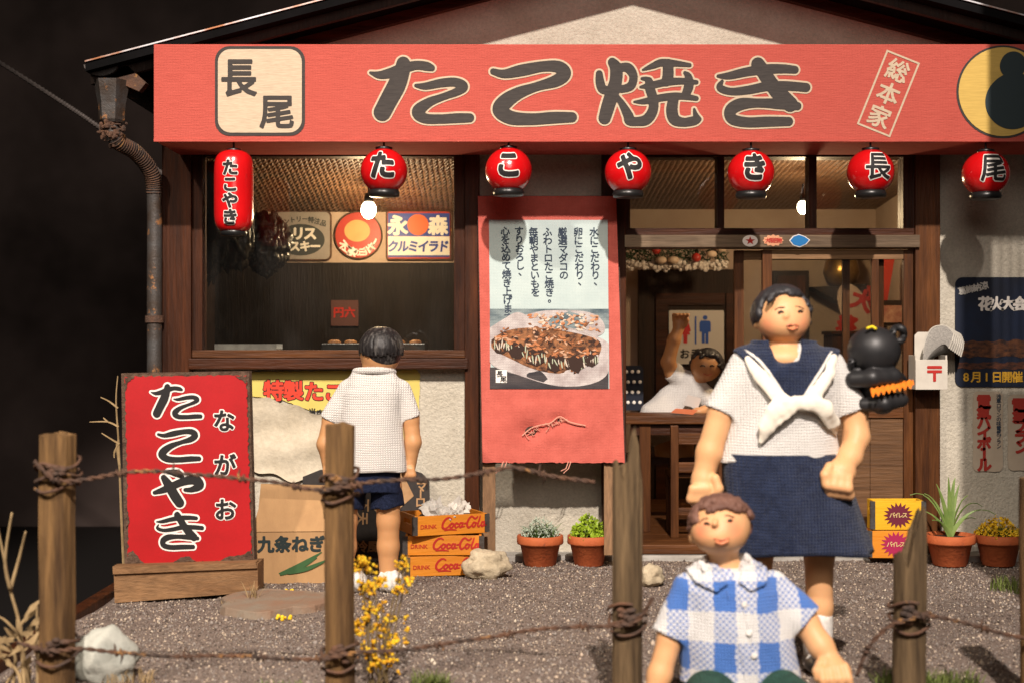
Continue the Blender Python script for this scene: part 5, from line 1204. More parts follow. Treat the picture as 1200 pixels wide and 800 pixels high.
fence_post('leftmost fence post, square topped with wire knotted near its top', 48, 88, lambda x, y: 508 + 1.5 * math.sin(9 * x), m_post, 1)
fence_post('square topped fence post standing in front of the boy at the window', 380, 415.5, lambda x, y: 497 + 1.2 * math.sin(8 * x), m_post, 2)
def spl3(x, y):
    h = np.interp(x, [0, .12, .22, .3, .42, .52, .60, .68, .76, .84, .90, 1], [545, 538, 546, 560, 556, 542, 520, 505, 503, 512, 545, 565]); return float(h) + 9 * max(0, y) + 5 * math.sin(14 * x + 3 * y)
def spl4(x, y):
    h = np.interp(x, [0, .08, .2, .28, .38, .48, .58, .68, .8, .88, .95, 1], [650, 643, 648, 664, 662, 636, 618, 612, 596, 590, 592, 625]); return float(h) + 8 * max(0, y) + 4 * math.sin(15 * x + 2 * y)
fence_post('grey fence post with a tall splintered broken top beside the doorway', 717, 753, spl3, m_post_grey, 3)
fence_post('short fence post with a jagged split top near the yellow crate', 1046.5, 1084, spl4, m_post_grey, 4)
fence_post('dark fence post only just showing at the right frame edge', 1195, 1232, lambda x, y: 560, m_post, 5, FY - .02)
def wire(label, pts, wraps, seed, barbs=None):
    rg_ = random.Random(seed); P = [Vector(p) for p in [tuple(q) for q in bez(pts, 16)]]
    L = [0.0]
    for a, b in zip(P, P[1:]): L.append(L[-1] + (b - a).length)
    def pos(s):
        s = max(0, min(L[-1] - 1e-6, s)); k = max(i for i in range(len(L)) if L[i] <= s); k = min(k, len(P) - 2); return P[k].lerp(P[k + 1], (s - L[k]) / max(L[k + 1] - L[k], 1e-9)), (P[k + 1] - P[k]).normalized()
    t = thing('barbed_wire', label, 'barbed wire', tuple(P[0]), 0, 'rusty barbed wire of the fence')
    for h in range(2):
        pts_ = []; n = int(L[-1] / .012)
        for i in range(n + 1):
            p, d = pos(i * L[-1] / n); a = i * L[-1] / n / .075 * 6.28 + h * math.pi; u = d.cross(Vector((0, 1, .1))).normalized(); q = d.cross(u)
            pts_.append(p + (u * math.cos(a) + q * math.sin(a)) * .0044 + Vector((0, 0, .004 * mnoise.noise(p * 9))))
        MB().tube(pts_, .0046, 6).build('strand', m_rust, t, world=True, smooth=True)
    s = .10
    while s < L[-1] - .04:
        p, d = pos(s); b = MB(); u = d.cross(Vector((0, 1, .1))).normalized(); q = d.cross(u)
        coil = [p + d * (.004 * k - .014) + (u * math.cos(k * 1.3) + q * math.sin(k * 1.3)) * .0125 for k in range(8)]
        e1 = coil[0] + (u * rg_.uniform(-1, 1) + q * rg_.uniform(-1, 1)).normalized() * .026; e2 = coil[-1] + (u * rg_.uniform(-1, 1) + q * rg_.uniform(-1, 1)).normalized() * .026
        b.tube([e1] + coil + [e2], [.002] + [.0045] * 8 + [.002], 6).build('barb', m_rust, t, world=True, smooth=True); s += rg_.uniform(.19, .27)
    for (p0, p1, py, turns) in wraps:
        cx_, r = X((p0 + p1) / 2, FY), (X(p1, FY) - X(p0, FY)) / 2 * 1.12; cz = Z(py, FY); pts_ = []
        n = int(turns * 30)
        for k in range(n + 1):
            a = -2.6 + 6.28 * k / 30; e = (abs(math.cos(a)) ** 3 + abs(math.sin(a)) ** 3) ** (-1 / 3); rr = r * e * (1 + .06 * rg_.uniform(-1, 1)) + .004
            pts_.append((cx_ + rr * math.cos(a), FY + rr * math.sin(a), cz - .05 + .10 * k / n + .012 * math.sin(a * 2.3 + turns)))
        MB().tube([tuple(q) for q in bez(pts_[::3], 4)], .006, 6).build('wire_wrap', m_rust, t, world=True, smooth=True)
        kn = MB()
        for k in range(10): kn.ball(at(lerp(p0, p1, .25 + .5 * rg_.random()), py + rg_.uniform(-9, 9), FY - r - .006), (.016, .010, .010), 7, 5)
        kn.build('rusted_knot', m_rust, t, world=True, smooth=True)
W0 = FY - .085
wire('upper barbed wire strung from the leftmost post to a loose end before the poster', [at(40, 540, W0), at(62, 560, W0), at(90, 563, W0), at(160, 552, W0), at(240, 556, W0), at(310, 563, W0), at(372, 573, W0), at(400, 572, W0), at(440, 564, W0), at(520, 560, W0), at(580, 551, W0), at(606, 548, W0), at(650, 558, W0), at(697, 564, W0)], [(48, 88, 555, 2.6), (380, 415.5, 568, 2.6)], 1)
wire('lower barbed wire running low between the left posts and the splintered post', [at(20, 752, W0), at(60, 762, W0), at(100, 760, W0), at(180, 767, W0), at(280, 768, W0), at(370, 772, W0), at(420, 764, W0), at(480, 760, W0), at(560, 748, W0), at(640, 736, W0), at(712, 733, W0), at(745, 728, W0), at(765, 700, W0 - .02)], [(48, 88, 758, 1.8), (380, 415.5, 766, 1.6), (717, 753, 722, 2.2)], 2)
wire('short barbed wire tied round the jagged post at the right', [at(1004, 792, W0), at(1018, 758, W0), at(1040, 734, W0), at(1062, 726, W0), at(1090, 722, W0), at(1130, 730, W0), at(1185, 745, W0), at(1240, 752, W0)], [(1046.5, 1084, 720, 2.2)], 3)

# ------------------------------------------------------------------ weeds, dry plants, grass
fw = thing('yellow_wildflower', 'loose yellow wildflower bush beside the second fence post', 'flowers', (X(445, -3.15), -3.15, 0))
rg = random.Random(11); heads = []; sm = MB()
for k in range(15):
    px1, py1 = rg.uniform(418, 482), rg.uniform(640, 760); b = at(445 + rg.uniform(-12, 12), 812, -3.15); e = at(px1, py1, -3.15 + rg.uniform(-.08, .08)); mid = [(b[i] + e[i]) / 2 + rg.uniform(-.02, .02) for i in range(3)]
    pts = [tuple(q) for q in bez([b, mid, e], 6)]; sm.tube(pts, [.003] * len(pts), 5)
    for q in range(rg.randint(4, 8)):
        a = pts[rg.randint(5, len(pts) - 1)]; h = (a[0] + rg.uniform(-.03, .03), a[1] + rg.uniform(-.03, .03), a[2] + rg.uniform(-.025, .03)); heads.append(h); sm.tube([a, h], .0015, 4)
for px, py, n_, rr in ((424, 662, 14, 9), (430, 690, 10, 8), (446, 680, 6, 6), (470, 690, 7, 7), (480, 678, 4, 4), (425, 730, 11, 10), (438, 775, 10, 9), (455, 755, 5, 8), (464, 745, 3, 4)):
    for k in range(n_): heads.append(at(px + rg.uniform(-rr, rr), py + rg.uniform(-rr, rr), -3.15 + rg.uniform(-.04, .04)))
heads = [(h[0] + rg.gauss(0, .0055), h[1] + rg.gauss(0, .0055), h[2] + rg.gauss(0, .0055)) for h in heads for _ in range(5)]; rg.shuffle(heads)
sm.build('stems', m_stem, fw, world=True); balls_(heads[::2], .003, .008, 6, 4, 1).build('blossoms', m_flower, fw, world=True, smooth=True); balls_(heads[1::2], .003, .0075, 6, 4, 2).build('ochre_blossoms', m_flower_d, fw, world=True, smooth=True)
dg = thing('dry_weed', 'tall bleached dry weed at the bottom left corner', 'dry weed', at(25, 815, -3.3))
rg = random.Random(21); b = MB()
stems = [[(30, 830), (24, 740), (12, 690), (2, 640), (-4, 610)], [(12, 690), (22, 655), (30, 622)], [(12, 690), (6, 655), (14, 600)], [(20, 830), (28, 760), (10, 730), (-6, 720)], [(45, 830), (43, 705)], [(22, 735), (34, 718)], [(10, 830), (18, 770), (-2, 745)], [(26, 830), (22, 790), (2, 770), (-10, 772)], [(38, 830), (30, 780), (24, 752), (16, 742)], [(4, 830), (8, 800), (30, 775)]]
for s_ in stems:
    pts = [tuple(q) for q in bez([at(x, y, -3.3 + rg.uniform(-.05, .05)) for x, y in s_], 6)]; b.tube(pts, [lerp(.008, .003, i / len(pts)) for i in range(len(pts))], 6)
b.build('stalks', m_dry, dg, world=True, smooth=True)
lf = MB()
for k in range(26):
    p = Vector(at(rg.uniform(-5, 40), rg.uniform(720, 800), -3.3 + rg.uniform(-.08, .08))); d = Vector((rg.uniform(-1, 1), rg.uniform(-.4, .4), rg.uniform(-.4, .9))).normalized() * rg.uniform(.05, .11); s_ = d.cross(Vector((0, 1, 0))).normalized() * .011; lf.add([p, p + d * .5 + s_, p + d, p + d * .5 - s_], [(0, 1, 2, 3)])
lf.build('leaves', m_dry, dg, world=True)
tw = thing('dead_twig', 'bare pale twigs poking out behind the red standing sign', 'twig', at(143, 690, -1.1))
b = MB()
for s_ in ([(146, 690), (142, 600), (139, 520), (136, 470), (138, 440)], [(139, 500), (126, 494), (105, 494)], [(140, 520), (130, 514), (119, 507)], [(138, 478), (128, 470), (118, 465)], [(139, 520), (134, 530), (134, 536)], [(140, 545), (137, 520), (140, 516)], [(126, 494), (121, 489)]):
    pts = [tuple(q) for q in bez([at(x, y, -1.12) for x, y in s_], 5)]; b.tube(pts, [lerp(.007, .0025, i / len(pts)) for i in range(len(pts))], 5)
b.build('branches', m_dry, tw, world=True)
def tuft(label, px, Y, n, r, h, seed, mat=m_grass):
    o = blades(n, r, h, h * .7, .0035, .15, 0, seed).build('grass_tuft', mat); o.location = (X(px, Y), Y, gz(X(px, Y), Y)); tag(o, label, 'grass'); return o
tuft('low green grass at the foot of the jagged right post', 1062, -3.2, 260, .12, .09, 1)
tuft('green grass tuft right of the jagged post at the bottom edge', 1110, -3.15, 220, .12, .08, 2)
tuft('thin green grass tuft on the gravel at the far right', 1188, -1.1, 160, .12, .09, 3)
tuft('small green tuft at the bottom edge right of the wildflowers', 505, -3.2, 160, .07, .085, 4)
tuft('small green tuft at the bottom edge left of the wildflowers', 325, -3.25, 140, .12, .06, 5)
tuft('wispy dry grass at the right end of the sign foot', 296, -1.5, 18, .03, .13, 6, m_dry)
tuft('tiny dry tuft at the left rim of the flat slate', 268, -1.62, 40, .03, .05, 7, m_dry)
tuft('dry grass along the bottom left rock', 150, -3.1, 60, .10, .07, 8, m_dry)
def petals(label, px, Y, seed):
    r_ = random.Random(seed); o = balls_([(r_.uniform(-.03, .03), r_.uniform(-.02, .02), r_.uniform(.005, .02)) for k in range(9)], .006, .011, 7, 5, seed).build('fallen_blossom', m_flower, smooth=True); o.location = (X(px, Y), Y, gz(X(px, Y), Y)); tag(o, label, 'flower')
petals('fallen yellow blossoms behind the flat slate', 340, -1.2, 1); petals('fallen yellow blossoms on the front rim of the flat slate', 332, -1.88, 2)

# ------------------------------------------------------------------ clay figures
def strip(cl, pts, r, n=6, lift=0.0, k=6):
    """a thin roll of clay laid on the front of a modelled surface; pts world (x, z)"""
    out = []
    for x, z in [tuple(q) for q in bez(pts, k)]:
        y = cl.front(x, z)
        if y is not None: out.append((x, y - lift, z))
    return MB().tube(out, r, n) if len(out) > 1 else MB().ball((pts[0][0], 0, pts[0][1]), r)
def hand_fist(cl, c, palm, fingers, thumb, r=.017):
    cl.ell(c, palm, .015)
    for f_ in fingers: cl.path(f_, [r] * (len(f_) - 1) + [r * .85], .012)
    cl.path(thumb, [r * 1.1] * len(thumb), .008)
# ---- schoolgirl in the sailor blouse
Y0 = -2.88
def G(px, py, dy=0): return at(px, py, Y0 + dy)
girl = thing('person', 'clay figure in white sailor blouse and navy skirt standing behind the seated boy', 'doll', (X(930, Y0), Y0, 0))
c = Clay((X(798, Y0), Y0 - .2, -.005), (X(1030, Y0), Y0 + .19, Z(330, Y0)), .006)
hc = np.array(G(917, 371)); hr = R(-12)
c.ell(hc, (.103, .10, .098), .0, Matrix.Rotation(R(-10), 4, 'X')); c.ell(G(919, 381, -.034), (.082, .074, .056), .035); c.ell(G(917, 369, .025), (.096, .09, .085), .02)
c.cap(G(918, 395, .02), G(918, 432, .025), .060, .066, .025); c.ell(G(919, 421, -.018), (.108, .08, .056), .03)
c.cap(G(921.5, 368, -.100), G(921, 371, -.108), .007, .010, .010)
c.ell(G(887, 379, .005), (.013, .018, .022), .006, Matrix.Rotation(R(15), 4, 'Y')); c.ell(G(946.5, 377, .005), (.013, .018, .022), .006)
c.ell(G(922, 383.5, -.085), (.028, .02, .014), .01)
# arms and hands
c.path([G(855, 458, .005), G(846, 480, .0), G(831, 530, -.01), G(825, 556, -.02)], [.044, .050, .048, .042], .02)
hand_fist(c, G(824, 566, -.02), (.048, .05, .06), [[G(812 + 6 * k, 572, -.06), G(810 + 7 * k, 584, -.05), G(813 + 7 * k, 588, -.02)] for k in range(4)], [G(838, 560, -.06), G(842, 572, -.065), G(838, 580, -.06)])
c.path([G(990, 458, .005), G(1001, 480, .0), G(1004, 512, -.02), G(996, 535, -.06), G(988, 546, -.09)], [.044, .050, .048, .044, .042], .02)
hand_fist(c, G(985, 553, -.11), (.058, .045, .052), [[G(972 + 7.5 * k, 556 + 1.5 * k, -.145), G(970 + 8 * k, 568 + 1.2 * k, -.155), G(972 + 8 * k, 577 + k, -.13), G(976 + 6 * k, 572, -.10)] for k in range(4)], [G(972, 546, -.13), G(967, 556, -.15), G(968, 566, -.15)], .0165)
# legs
for px in (888, 960): c.path([G(px - (4 if px > 900 else -4), 600, .0), G(px, 650, .0), G(px, 710, .005), G(px - 1, 770, .01)], [.062, .056, .05, .043], .02)
ck = [np.array(G(898, 382, -.08)), np.array(G(940, 380, -.08))]
def blush(V, pts, r, amt): return np.clip(sum(np.exp(-(np.linalg.norm(V - p, axis=1) / r) ** 2) for p in pts) * amt, 0, 1)
c.mesh('body', m_skin, girl, lambda V: blush(V, ck, .035, .45))
def face(cl, root, eyes, brows, mouth, s, lids=True):
    for (x, y), (p) in eyes: 
        q = [p(x + dx, y + dy) for dx, dy in ((-2.6, .8), (-.8, -.4), (1.2, -.3), (2.8, .9))]; strip(cl, [(a[0], a[2]) for a in q], [.0016] + [.0052] * 11 + [.0042] * 6 + [.0016], 6, .0005).build('eye', m_eye, root, world=True, smooth=True)
    for pts, p in brows: strip(cl, [(p(*a)[0], p(*a)[2]) for a in pts], .0032, 6, 0).build('eyebrow', m_brow, root, world=True, smooth=True)
    pts, p = mouth
def lip(cl, root, p, upper, lower, inner):
    if inner: 
        b = MB(); f_ = [(p(*a)[0], p(*a)[2]) for a in inner]; v = [(x, (cl.front(x, z) or 0) - .0025, z) for x, z in f_]; b.add(v, [tuple(range(len(v)))]); b.build('mouth', m_mouth, root, world=True)
    strip(cl, [(p(*a)[0], p(*a)[2]) for a in upper], .0036, 6, .0).build('upper_lip', m_lip, root, world=True, smooth=True)
    strip(cl, [(p(*a)[0], p(*a)[2]) for a in lower], .0058, 6, .001).build('lower_lip', M('clay_lip', (.62, .22, .10), rough=.3) if 'clay_lip' not in bpy.data.materials else bpy.data.materials['clay_lip'], root, world=True, smooth=True)
face(c, girl, [((909.5, 366.5), G), ((932.5, 365.5), G)], [([(903, 364), (908, 361.5), (914, 361)], G), ([(927, 360), (932, 360.5), (937, 363)], G)], (None, G), .003)
lip(c, girl, G, [(915, 382.3), (919, 380.8), (922, 381.4), (925, 380.8), (929, 382.3)], [(916, 384.2), (922, 386.2), (928.5, 384)], [(915.5, 382.6), (919, 381.2), (922, 381.4), (925, 381.2), (928.5, 382.6), (925.5, 385.2), (918.5, 385.2)])
# hair: lumps of clay over the scalp
def scalp(cl, ctr, rad, n, keep, r0, r1, seed, k=.006):
    rg_ = random.Random(seed); i = 0; j = 0
    while i < n and j < n * 30:
        j += 1; z = rg_.uniform(-1, 1); a = rg_.uniform(0, 6.2832); q = math.sqrt(max(0, 1 - z * z)); d = Vector((q * math.cos(a), q * math.sin(a), z))
        if not keep(d): continue
        i += 1; p = [ctr[t] + rad[t] * d[t] * rg_.uniform(.97, 1.03) for t in range(3)]; u = d.cross(Vector((rg_.uniform(-1, 1), rg_.uniform(-1, 1), rg_.uniform(-1, 1)))).normalized() * r0
        r = rg_.uniform(r0, r1); cl.cap([p[t] - u[t] for t in range(3)], [p[t] + u[t] for t in range(3)], r * .8, r, k)
hcl = Clay((X(878, Y0), Y0 - .13, Z(400, Y0)), (X(960, Y0), Y0 + .17, Z(332, Y0)), .004)
hcl.ell(G(916, 367, .05), (.104, .095, .102), 0)
def keepg(d): return (d.z > -.30 and d.y > .05) or (d.z > .78 and d.y > -.60) or (d.x < -.78 and d.z > -.12 and d.y > -.42 and d.z < .85) or (-.85 < d.x < -.35 and d.z > .55 and d.y > -.6) or (d.x > .88 and d.z > .1 and d.y > -.3)
scalp(hcl, G(916, 369, .005), (.104, .105, .103), 520, keepg, .010, .0145, 3)
hcl.path([G(903, 345.5, -.09), G(901, 352, -.105), G(900, 358, -.10)], [.009, .006, .003]); hcl.path([G(908, 344, -.09), G(905, 350, -.10), G(904, 354, -.102)], [.009, .006, .003])
hcl.mesh('hair', m_hair_black, girl)
# blouse
b = Clay((X(815, Y0), Y0 - .22, Z(548, Y0)), (X(1025, Y0), Y0 + .2, Z(390, Y0)), .006); S = (CAM_D + Y0) / FPX
def rows(P, dy=0): return [(Z(py, Y0), X(cx, Y0), Y0 + dy, rx * S, ry) for py, cx, rx, ry in P]
b.torso(rows([(541, 915, 72, .150), (536, 915, 71, .150), (500, 916, 63, .142), (460, 919, 59, .137), (432, 920, 57, .125), (418, 920, 50, .105), (408, 920, 40, .085), (402, 920, 33, .07)], .015), 0)
for a, q in ((G(872, 428, .01), G(844.5, 484, .0)), (G(972, 428, .01), G(998, 482, .0))): b.cap(a, q, .058, .070, .03, flat=True)
b.wrinkle(.0035, 26, 4, (1, 1, .45))
b.cap(G(918, 396, -.04), G(919, 424, -.16), .060, .050, 0, cut=True)
b.mesh('blouse', m_white_cloth2, girl)
def pip(x, z, P):
    ins = np.zeros(x.shape, bool); n = len(P)
    for i in range(n):
        (x0, z0), (x1, z1) = P[i], P[(i + 1) % n]; cnd = (z0 > z) != (z1 > z); ins ^= cnd & (x < (x1 - x0) * (z - z0) / ((z1 - z0) if abs(z1 - z0) > 1e-9 else 1e-9) + x0)
    return ins
def pdist(x, z, P):
    d = np.full(x.shape, 9.0); n = len(P)
    for i in range(n):
        a, q = np.array(P[i]), np.array(P[(i + 1) % n]); e = q - a; h = np.clip(((x - a[0]) * e[0] + (z - a[1]) * e[1]) / (e @ e), 0, 1); d = np.minimum(d, np.hypot(x - a[0] - h * e[0], z - a[1] - h * e[1]))
    return np.where(pip(x, z, P), -d, d)
import copy
def overlay(src, P, grow, root, name, mat, back=None):
    o = copy.copy(src); o.F = src.F - grow; xs = o.lo[0] + o.c * np.arange(o.n[0]); zs = o.lo[2] + o.c * np.arange(o.n[2]); gx, gz_ = np.meshgrid(xs, zs, indexing='ij')
    o.F = np.maximum(o.F, pdist(gx, gz_, P)[:, None, :].astype(np.float32)); o.F = np.maximum(o.F, -(src.F + .012)); o.mesh(name, mat, root); return o
gp = lambda L: [(G(*p)[0], G(*p)[2]) for p in L]
b2 = copy.copy(b); b2.F = b.F.copy()
col_ = overlay(b2, gp([(858, 409), (870, 396), (884, 390), (898, 390), (899, 406), (906, 421), (918, 424), (930, 422), (935, 407), (934, 390), (962, 386), (978, 397), (986, 409), (930, 472), (914, 472)]), .012, girl, 'sailor_collar', m_navy)
def laid(src, pts, r, lift, name, mat, flat=1.0, grow=.012):
    out = []
    for x, z in [tuple(q) for q in bez(gp(pts), 8)]:
        y = src.front(x, z)
        if y is not None: out.append((x, y - grow - lift, z))
    MB().tube(out, r, 8).build(name, mat, girl, world=True, smooth=True)
laid(b2, [(866, 407), (884, 421), (902, 447), (914, 467)], .0068, .003, 'collar_stripe', m_sock); laid(b2, [(980, 405), (966, 419), (946, 445), (932, 466)], .0068, .003, 'collar_stripe', m_sock)
s_ = Clay((X(860, Y0), Y0 - .26, Z(530, Y0)), (X(992, Y0), Y0 - .02, Z(405, Y0)), .0048)
fr_ = lambda px, py, l=0: (G(px, py)[0], (b2.front(G(px, py)[0], G(px, py)[2]) or Y0 - .1) - .012 - l, G(px, py)[2])
fl_ = (1, .42, 1)
s_.path([fr_(872, 420, .002), fr_(886, 440, .006), fr_(902, 460, .012), fr_(920, 472, .02)], [.014, .027, .026, .018], .010, fl_)
s_.path([fr_(974, 418, .002), fr_(964, 438, .006), fr_(948, 458, .012), fr_(936, 470, .02)], [.014, .027, .026, .018], .010, fl_)
s_.ell(fr_(930, 470, .016), (.042, .022, .027), .010)
s_.path([fr_(922, 470, .03), fr_(902, 478, .03), fr_(890, 496, .022), fr_(885, 513, .01)], [.028, .037, .030, .012], .012, fl_)
s_.path([fr_(912, 468, .036), fr_(893, 482, .03), fr_(882, 504, .016)], [.014, .014, .006], .006, fl_); s_.path([fr_(918, 478, .03), fr_(904, 490, .026), fr_(892, 505, .018)], [.016, .016, .008], .006, fl_)
s_.path([fr_(940, 470, .03), fr_(956, 476, .026), fr_(968, 492, .016), fr_(974, 505, .006)], [.028, .033, .027, .010], .014, fl_)
s_.path([fr_(944, 476, .03), fr_(956, 486, .022), fr_(964, 500, .012)], [.012, .012, .006], .006, fl_)
s_.wrinkle(.0028, 85, 6, (1, .4, .5)); s_.mesh('neck_scarf', m_white_plain, girl)
# skirt
v = []; f = []; n = 96; rowsn = 22
for j in range(rowsn + 1):
    t = j / rowsn; py = lerp(530, 645, t); cx_ = X(lerp(915, 938, t), Y0); rx = lerp(68, 84, t ** .8) * S; ry = lerp(.145, .20, t)
    for k in range(n):
        a = 2 * math.pi * k / n; rip = 1 + t * (.030 * math.sin(7 * a + 1.0) + .018 * math.sin(11 * a + 2)); e = (abs(math.cos(a)) ** 2.3 + abs(math.sin(a)) ** 2.3) ** (-1 / 2.3)
        v.append((cx_ + rx * e * rip * math.cos(a), Y0 + .01 + ry * e * rip * math.sin(a), Z(py, Y0) + .008 * t * math.sin(3 * a)))
for j in range(rowsn):
    for k in range(n): f.append((j * n + k, j * n + (k + 1) % n, (j + 1) * n + (k + 1) % n, (j + 1) * n + k))
o0 = len(v); 
for k in range(n): p = v[rowsn * n + k]; cx_ = X(938, Y0); v.append((cx_ + (p[0] - cx_) * .94, Y0 + (p[1] - Y0) * .94, p[2] + .004))
for k in range(n): p = v[o0 + k]; cx_ = X(938, Y0); v.append((cx_ + (p[0] - cx_) * .9, Y0 + (p[1] - Y0) * .9, p[2] + .12))
for i_ in (rowsn * n, ):
    for k in range(n): f.append((i_ + k, i_ + (k + 1) % n, o0 + (k + 1) % n, o0 + k)); f.append((o0 + k, o0 + (k + 1) % n, o0 + n + (k + 1) % n, o0 + n + k))
MB().add(v, f).build('skirt', m_navy, girl, world=True, smooth=True)
for px in (888, 959):
    MB().lathe([(.054, 0), (.056, .05), (.056, .15), (.055, .172), (.05, .174)], (X(px, Y0), Y0 + .008, Z(770, Y0)), 24).build('sock', m_sock, girl, world=True, smooth=True)
    sh = Clay((X(px - 24, Y0), Y0 - .19, -.01), (X(px + 24, Y0), Y0 + .1, .14), .005); sh.ell((X(px, Y0), Y0 - .045, .035), (.062, .115, .042), 0); sh.ell((X(px, Y0), Y0 + .01, .045), (.055, .06, .05), .02); sh.half((0, 0, .002), (0, 0, -1)); sh.mesh('shoe', m_black, girl)
    MB().tube([tuple(q) for q in bez([(X(px, Y0) - .058, Y0 - .03, .03), (X(px, Y0) - .03, Y0 - .05, .078), (X(px, Y0) + .03, Y0 - .05, .078), (X(px, Y0) + .058, Y0 - .03, .03)], 6)], .008, 6).build('shoe_strap', m_sock, girl, world=True, smooth=True)
# black rubber toy clinging to the sleeve: a plain stand-in
toy = thing('rubber_toy', 'plain black rubber toy with round ears and orange frill clinging to the white sleeve', 'toy', G(1022, 470))
t = Clay((X(984, Y0), Y0 - .16, Z(492, Y0)), (X(1076, Y0), Y0 + .16, Z(372, Y0)), .005)
t.ell(G(1024, 411, -.01), (.100, .095, .094), 0); t.cap(G(1024, 432, 0), G(1026, 455, .0), .06, .06, .02)
t.path([G(1000, 444, -.06), G(1022, 443, -.09), G(1046, 441, -.05), G(1054, 446, .03)], [.030, .034, .032, .03], .012)
t.path([G(1012, 474, -.05), G(1036, 473, -.08), G(1056, 468, -.03)], [.026, .030, .028], .012); t.cap(G(1026, 452), G(1034, 470), .06, .05, .02)
t.mesh('body', m_toy, toy)
for px, py in ((1001.5, 426), (1050, 392)): MB().tube([(G(px, py)[0] + .024 * math.cos(2 * math.pi * k / 20), Y0 - .03 + .01 * math.cos(k), G(px, py)[2] + .026 * math.sin(2 * math.pi * k / 20)) for k in range(21)], .014, 8).build('ear', m_toy, toy, world=True, smooth=True)
b_ = MB(); v = []; f = []
for i in range(41):
    a = i / 40; px = lerp(1020, 1070, a); py = lerp(459, 448, a); yy = -.115 + .10 * a ** 1.5; z0 = 3.2 * math.sin(i * 1.25); v += [G(px, py - 4 - .3 * z0, yy), G(px + 1.5, py + 4 + .8 * z0, yy - .03 - .012 * math.sin(i * 1.25))]
for i in range(40): f.append((2 * i, 2 * i + 1, 2 * i + 3, 2 * i + 2))
b_.add(v, f).build('frill', m_orange_felt, toy, world=True)
MB().tube([tuple(q) for q in bez([G(1016, 385, -.085), G(1022, 383, -.075), G(1027, 386, -.085)], 5)], .009, 6, .6).build('yellow_patch', m_yellow_felt, toy, world=True, smooth=True)

# ---- seated boy in front
Y0 = -3.48; S = (CAM_D + Y0) / FPX
boy = thing('person', 'clay figure in blue gingham shirt sitting on the ground at the front, face tilted up', 'doll', (X(865, Y0), Y0, 0))
c = Clay((X(745, Y0), Y0 - .24, -.01), (X(1025, Y0), Y0 + .15, Z(578, Y0)), .0056)
c.ell(G(844, 617), (.100, .096, .092), 0); c.ell(G(841, 627, -.038), (.078, .070, .052), .035); c.ell(G(845, 615, .025), (.092, .09, .082), .02)
c.cap(G(846, 640, .02), G(850, 668, .03), .05, .055, .025); c.ell(G(853, 676, .03), (.10, .06, .045), .03)
c.cap(G(838.5, 608, -.098), G(837.5, 613, -.106), .007, .011, .010)
c.ell(G(811, 630, .01), (.012, .018, .020), .005); c.ell(G(871, 617, .0), (.012, .018, .026), .005)
c.ell(G(840, 628.5, -.085), (.034, .02, .012), .012)
c.path([G(800, 715, .01), G(786, 745, -.01), G(773, 790, -.03), G(765, 822, -.05)], [.046, .043, .040, .033], .02)
hand_fist(c, G(763, 832, -.07), (.04, .045, .035), [[G(752 + 6 * k, 836, -.10), G(750 + 6.5 * k, 838, -.14)] for k in range(4)], [G(776, 832, -.09), G(778, 836, -.12)], .013)
c.path([G(925, 705, .01), G(943, 728, -.02), G(962, 757, -.06), G(972, 772, -.08)], [.047, .045, .042, .036], .02)
c.ell(G(980, 782, -.10), (.056, .045, .036), .015, Matrix.Rotation(R(30), 4, 'Y'))
for k in range(4): c.path([G(963 + 9 * k, 785 - 1.5 * k, -.135), G(964 + 10 * k, 796 - .5 * k, -.155), G(965 + 10.5 * k, 806 - k, -.155)], [.0155, .0145, .012], .006)
c.path([G(962, 776, -.11), G(957, 786, -.13), G(958, 795, -.14)], [.017, .015, .012], .006)
ck = [np.array(G(821, 621, -.08)), np.array(G(858, 619, -.085))]
c.mesh('body', m_skin, boy, lambda V: blush(V, ck, .032, .6))
face(c, boy, [((824.5, 609.5), G), ((851, 605.5), G)], [([(817, 609.5), (821, 605), (826, 603.5)], G), ([(845, 600.5), (850, 600), (856, 602.5)], G)], (None, G), .003)
lip(c, boy, G, [(831, 625), (836, 626.5), (841, 626.8), (849, 624.5)], [(833, 628.6), (840, 631), (848, 627.5)], [(833, 626), (841, 627.2), (847, 626), (844, 629.5), (838, 630)])
hcl = Clay((X(803, Y0), Y0 - .15, Z(650, Y0)), (X(885, Y0), Y0 + .17, Z(574, Y0)), .004)
hcl.ell(G(845, 613, .055), (.098, .09, .092), 0)
def keepb(d): return (d.z > -.3 and d.y > .15) or (d.z > .60 and d.y > -.70) or (d.x < -.84 and d.z > -.05 and d.y > -.45) or (d.x > .86 and d.z > .35 and d.y > -.3)
scalp(hcl, G(845, 615, .006), (.104, .104, .100), 300, keepb, .008, .0145, 8, .0)
hcl.mesh('hair', m_hair_brown, boy)
b = Clay((X(755, Y0), Y0 - .22, Z(803, Y0)), (X(970, Y0), Y0 + .2, Z(645, Y0)), .0056)
def rows(P, dy=0): return [(Z(py, Y0), X(cx, Y0), Y0 + dy, rx * S, ry) for py, cx, rx, ry in P]
b.torso(rows([(796, 868, 72, .155), (786, 868, 71, .155), (750, 864, 66, .15), (710, 860, 60, .14), (690, 857, 55, .128), (674, 855, 45, .108), (664, 853, 33, .085)], .015), 0)
b.cap(G(806, 690, .01), G(785, 744, -.005), .056, .064, .03, flat=True); b.cap(G(905, 688, .01), G(944, 727, -.02), .058, .066, .03, flat=True)
b.wrinkle(.004, 28, 9, (1, 1, .6)); b.cap(G(852, 655, -.04), G(856, 682, -.12), .035, .018, 0, cut=True)
b.mesh('shirt', m_gingham, boy)
b2 = copy.copy(b); b2.F = b.F.copy()
overlay(b2, gp([(840, 660), (826, 652), (812, 656), (804, 667), (812, 678), (834, 687), (848, 678)]), .016, boy, 'collar_flap', m_gingham)
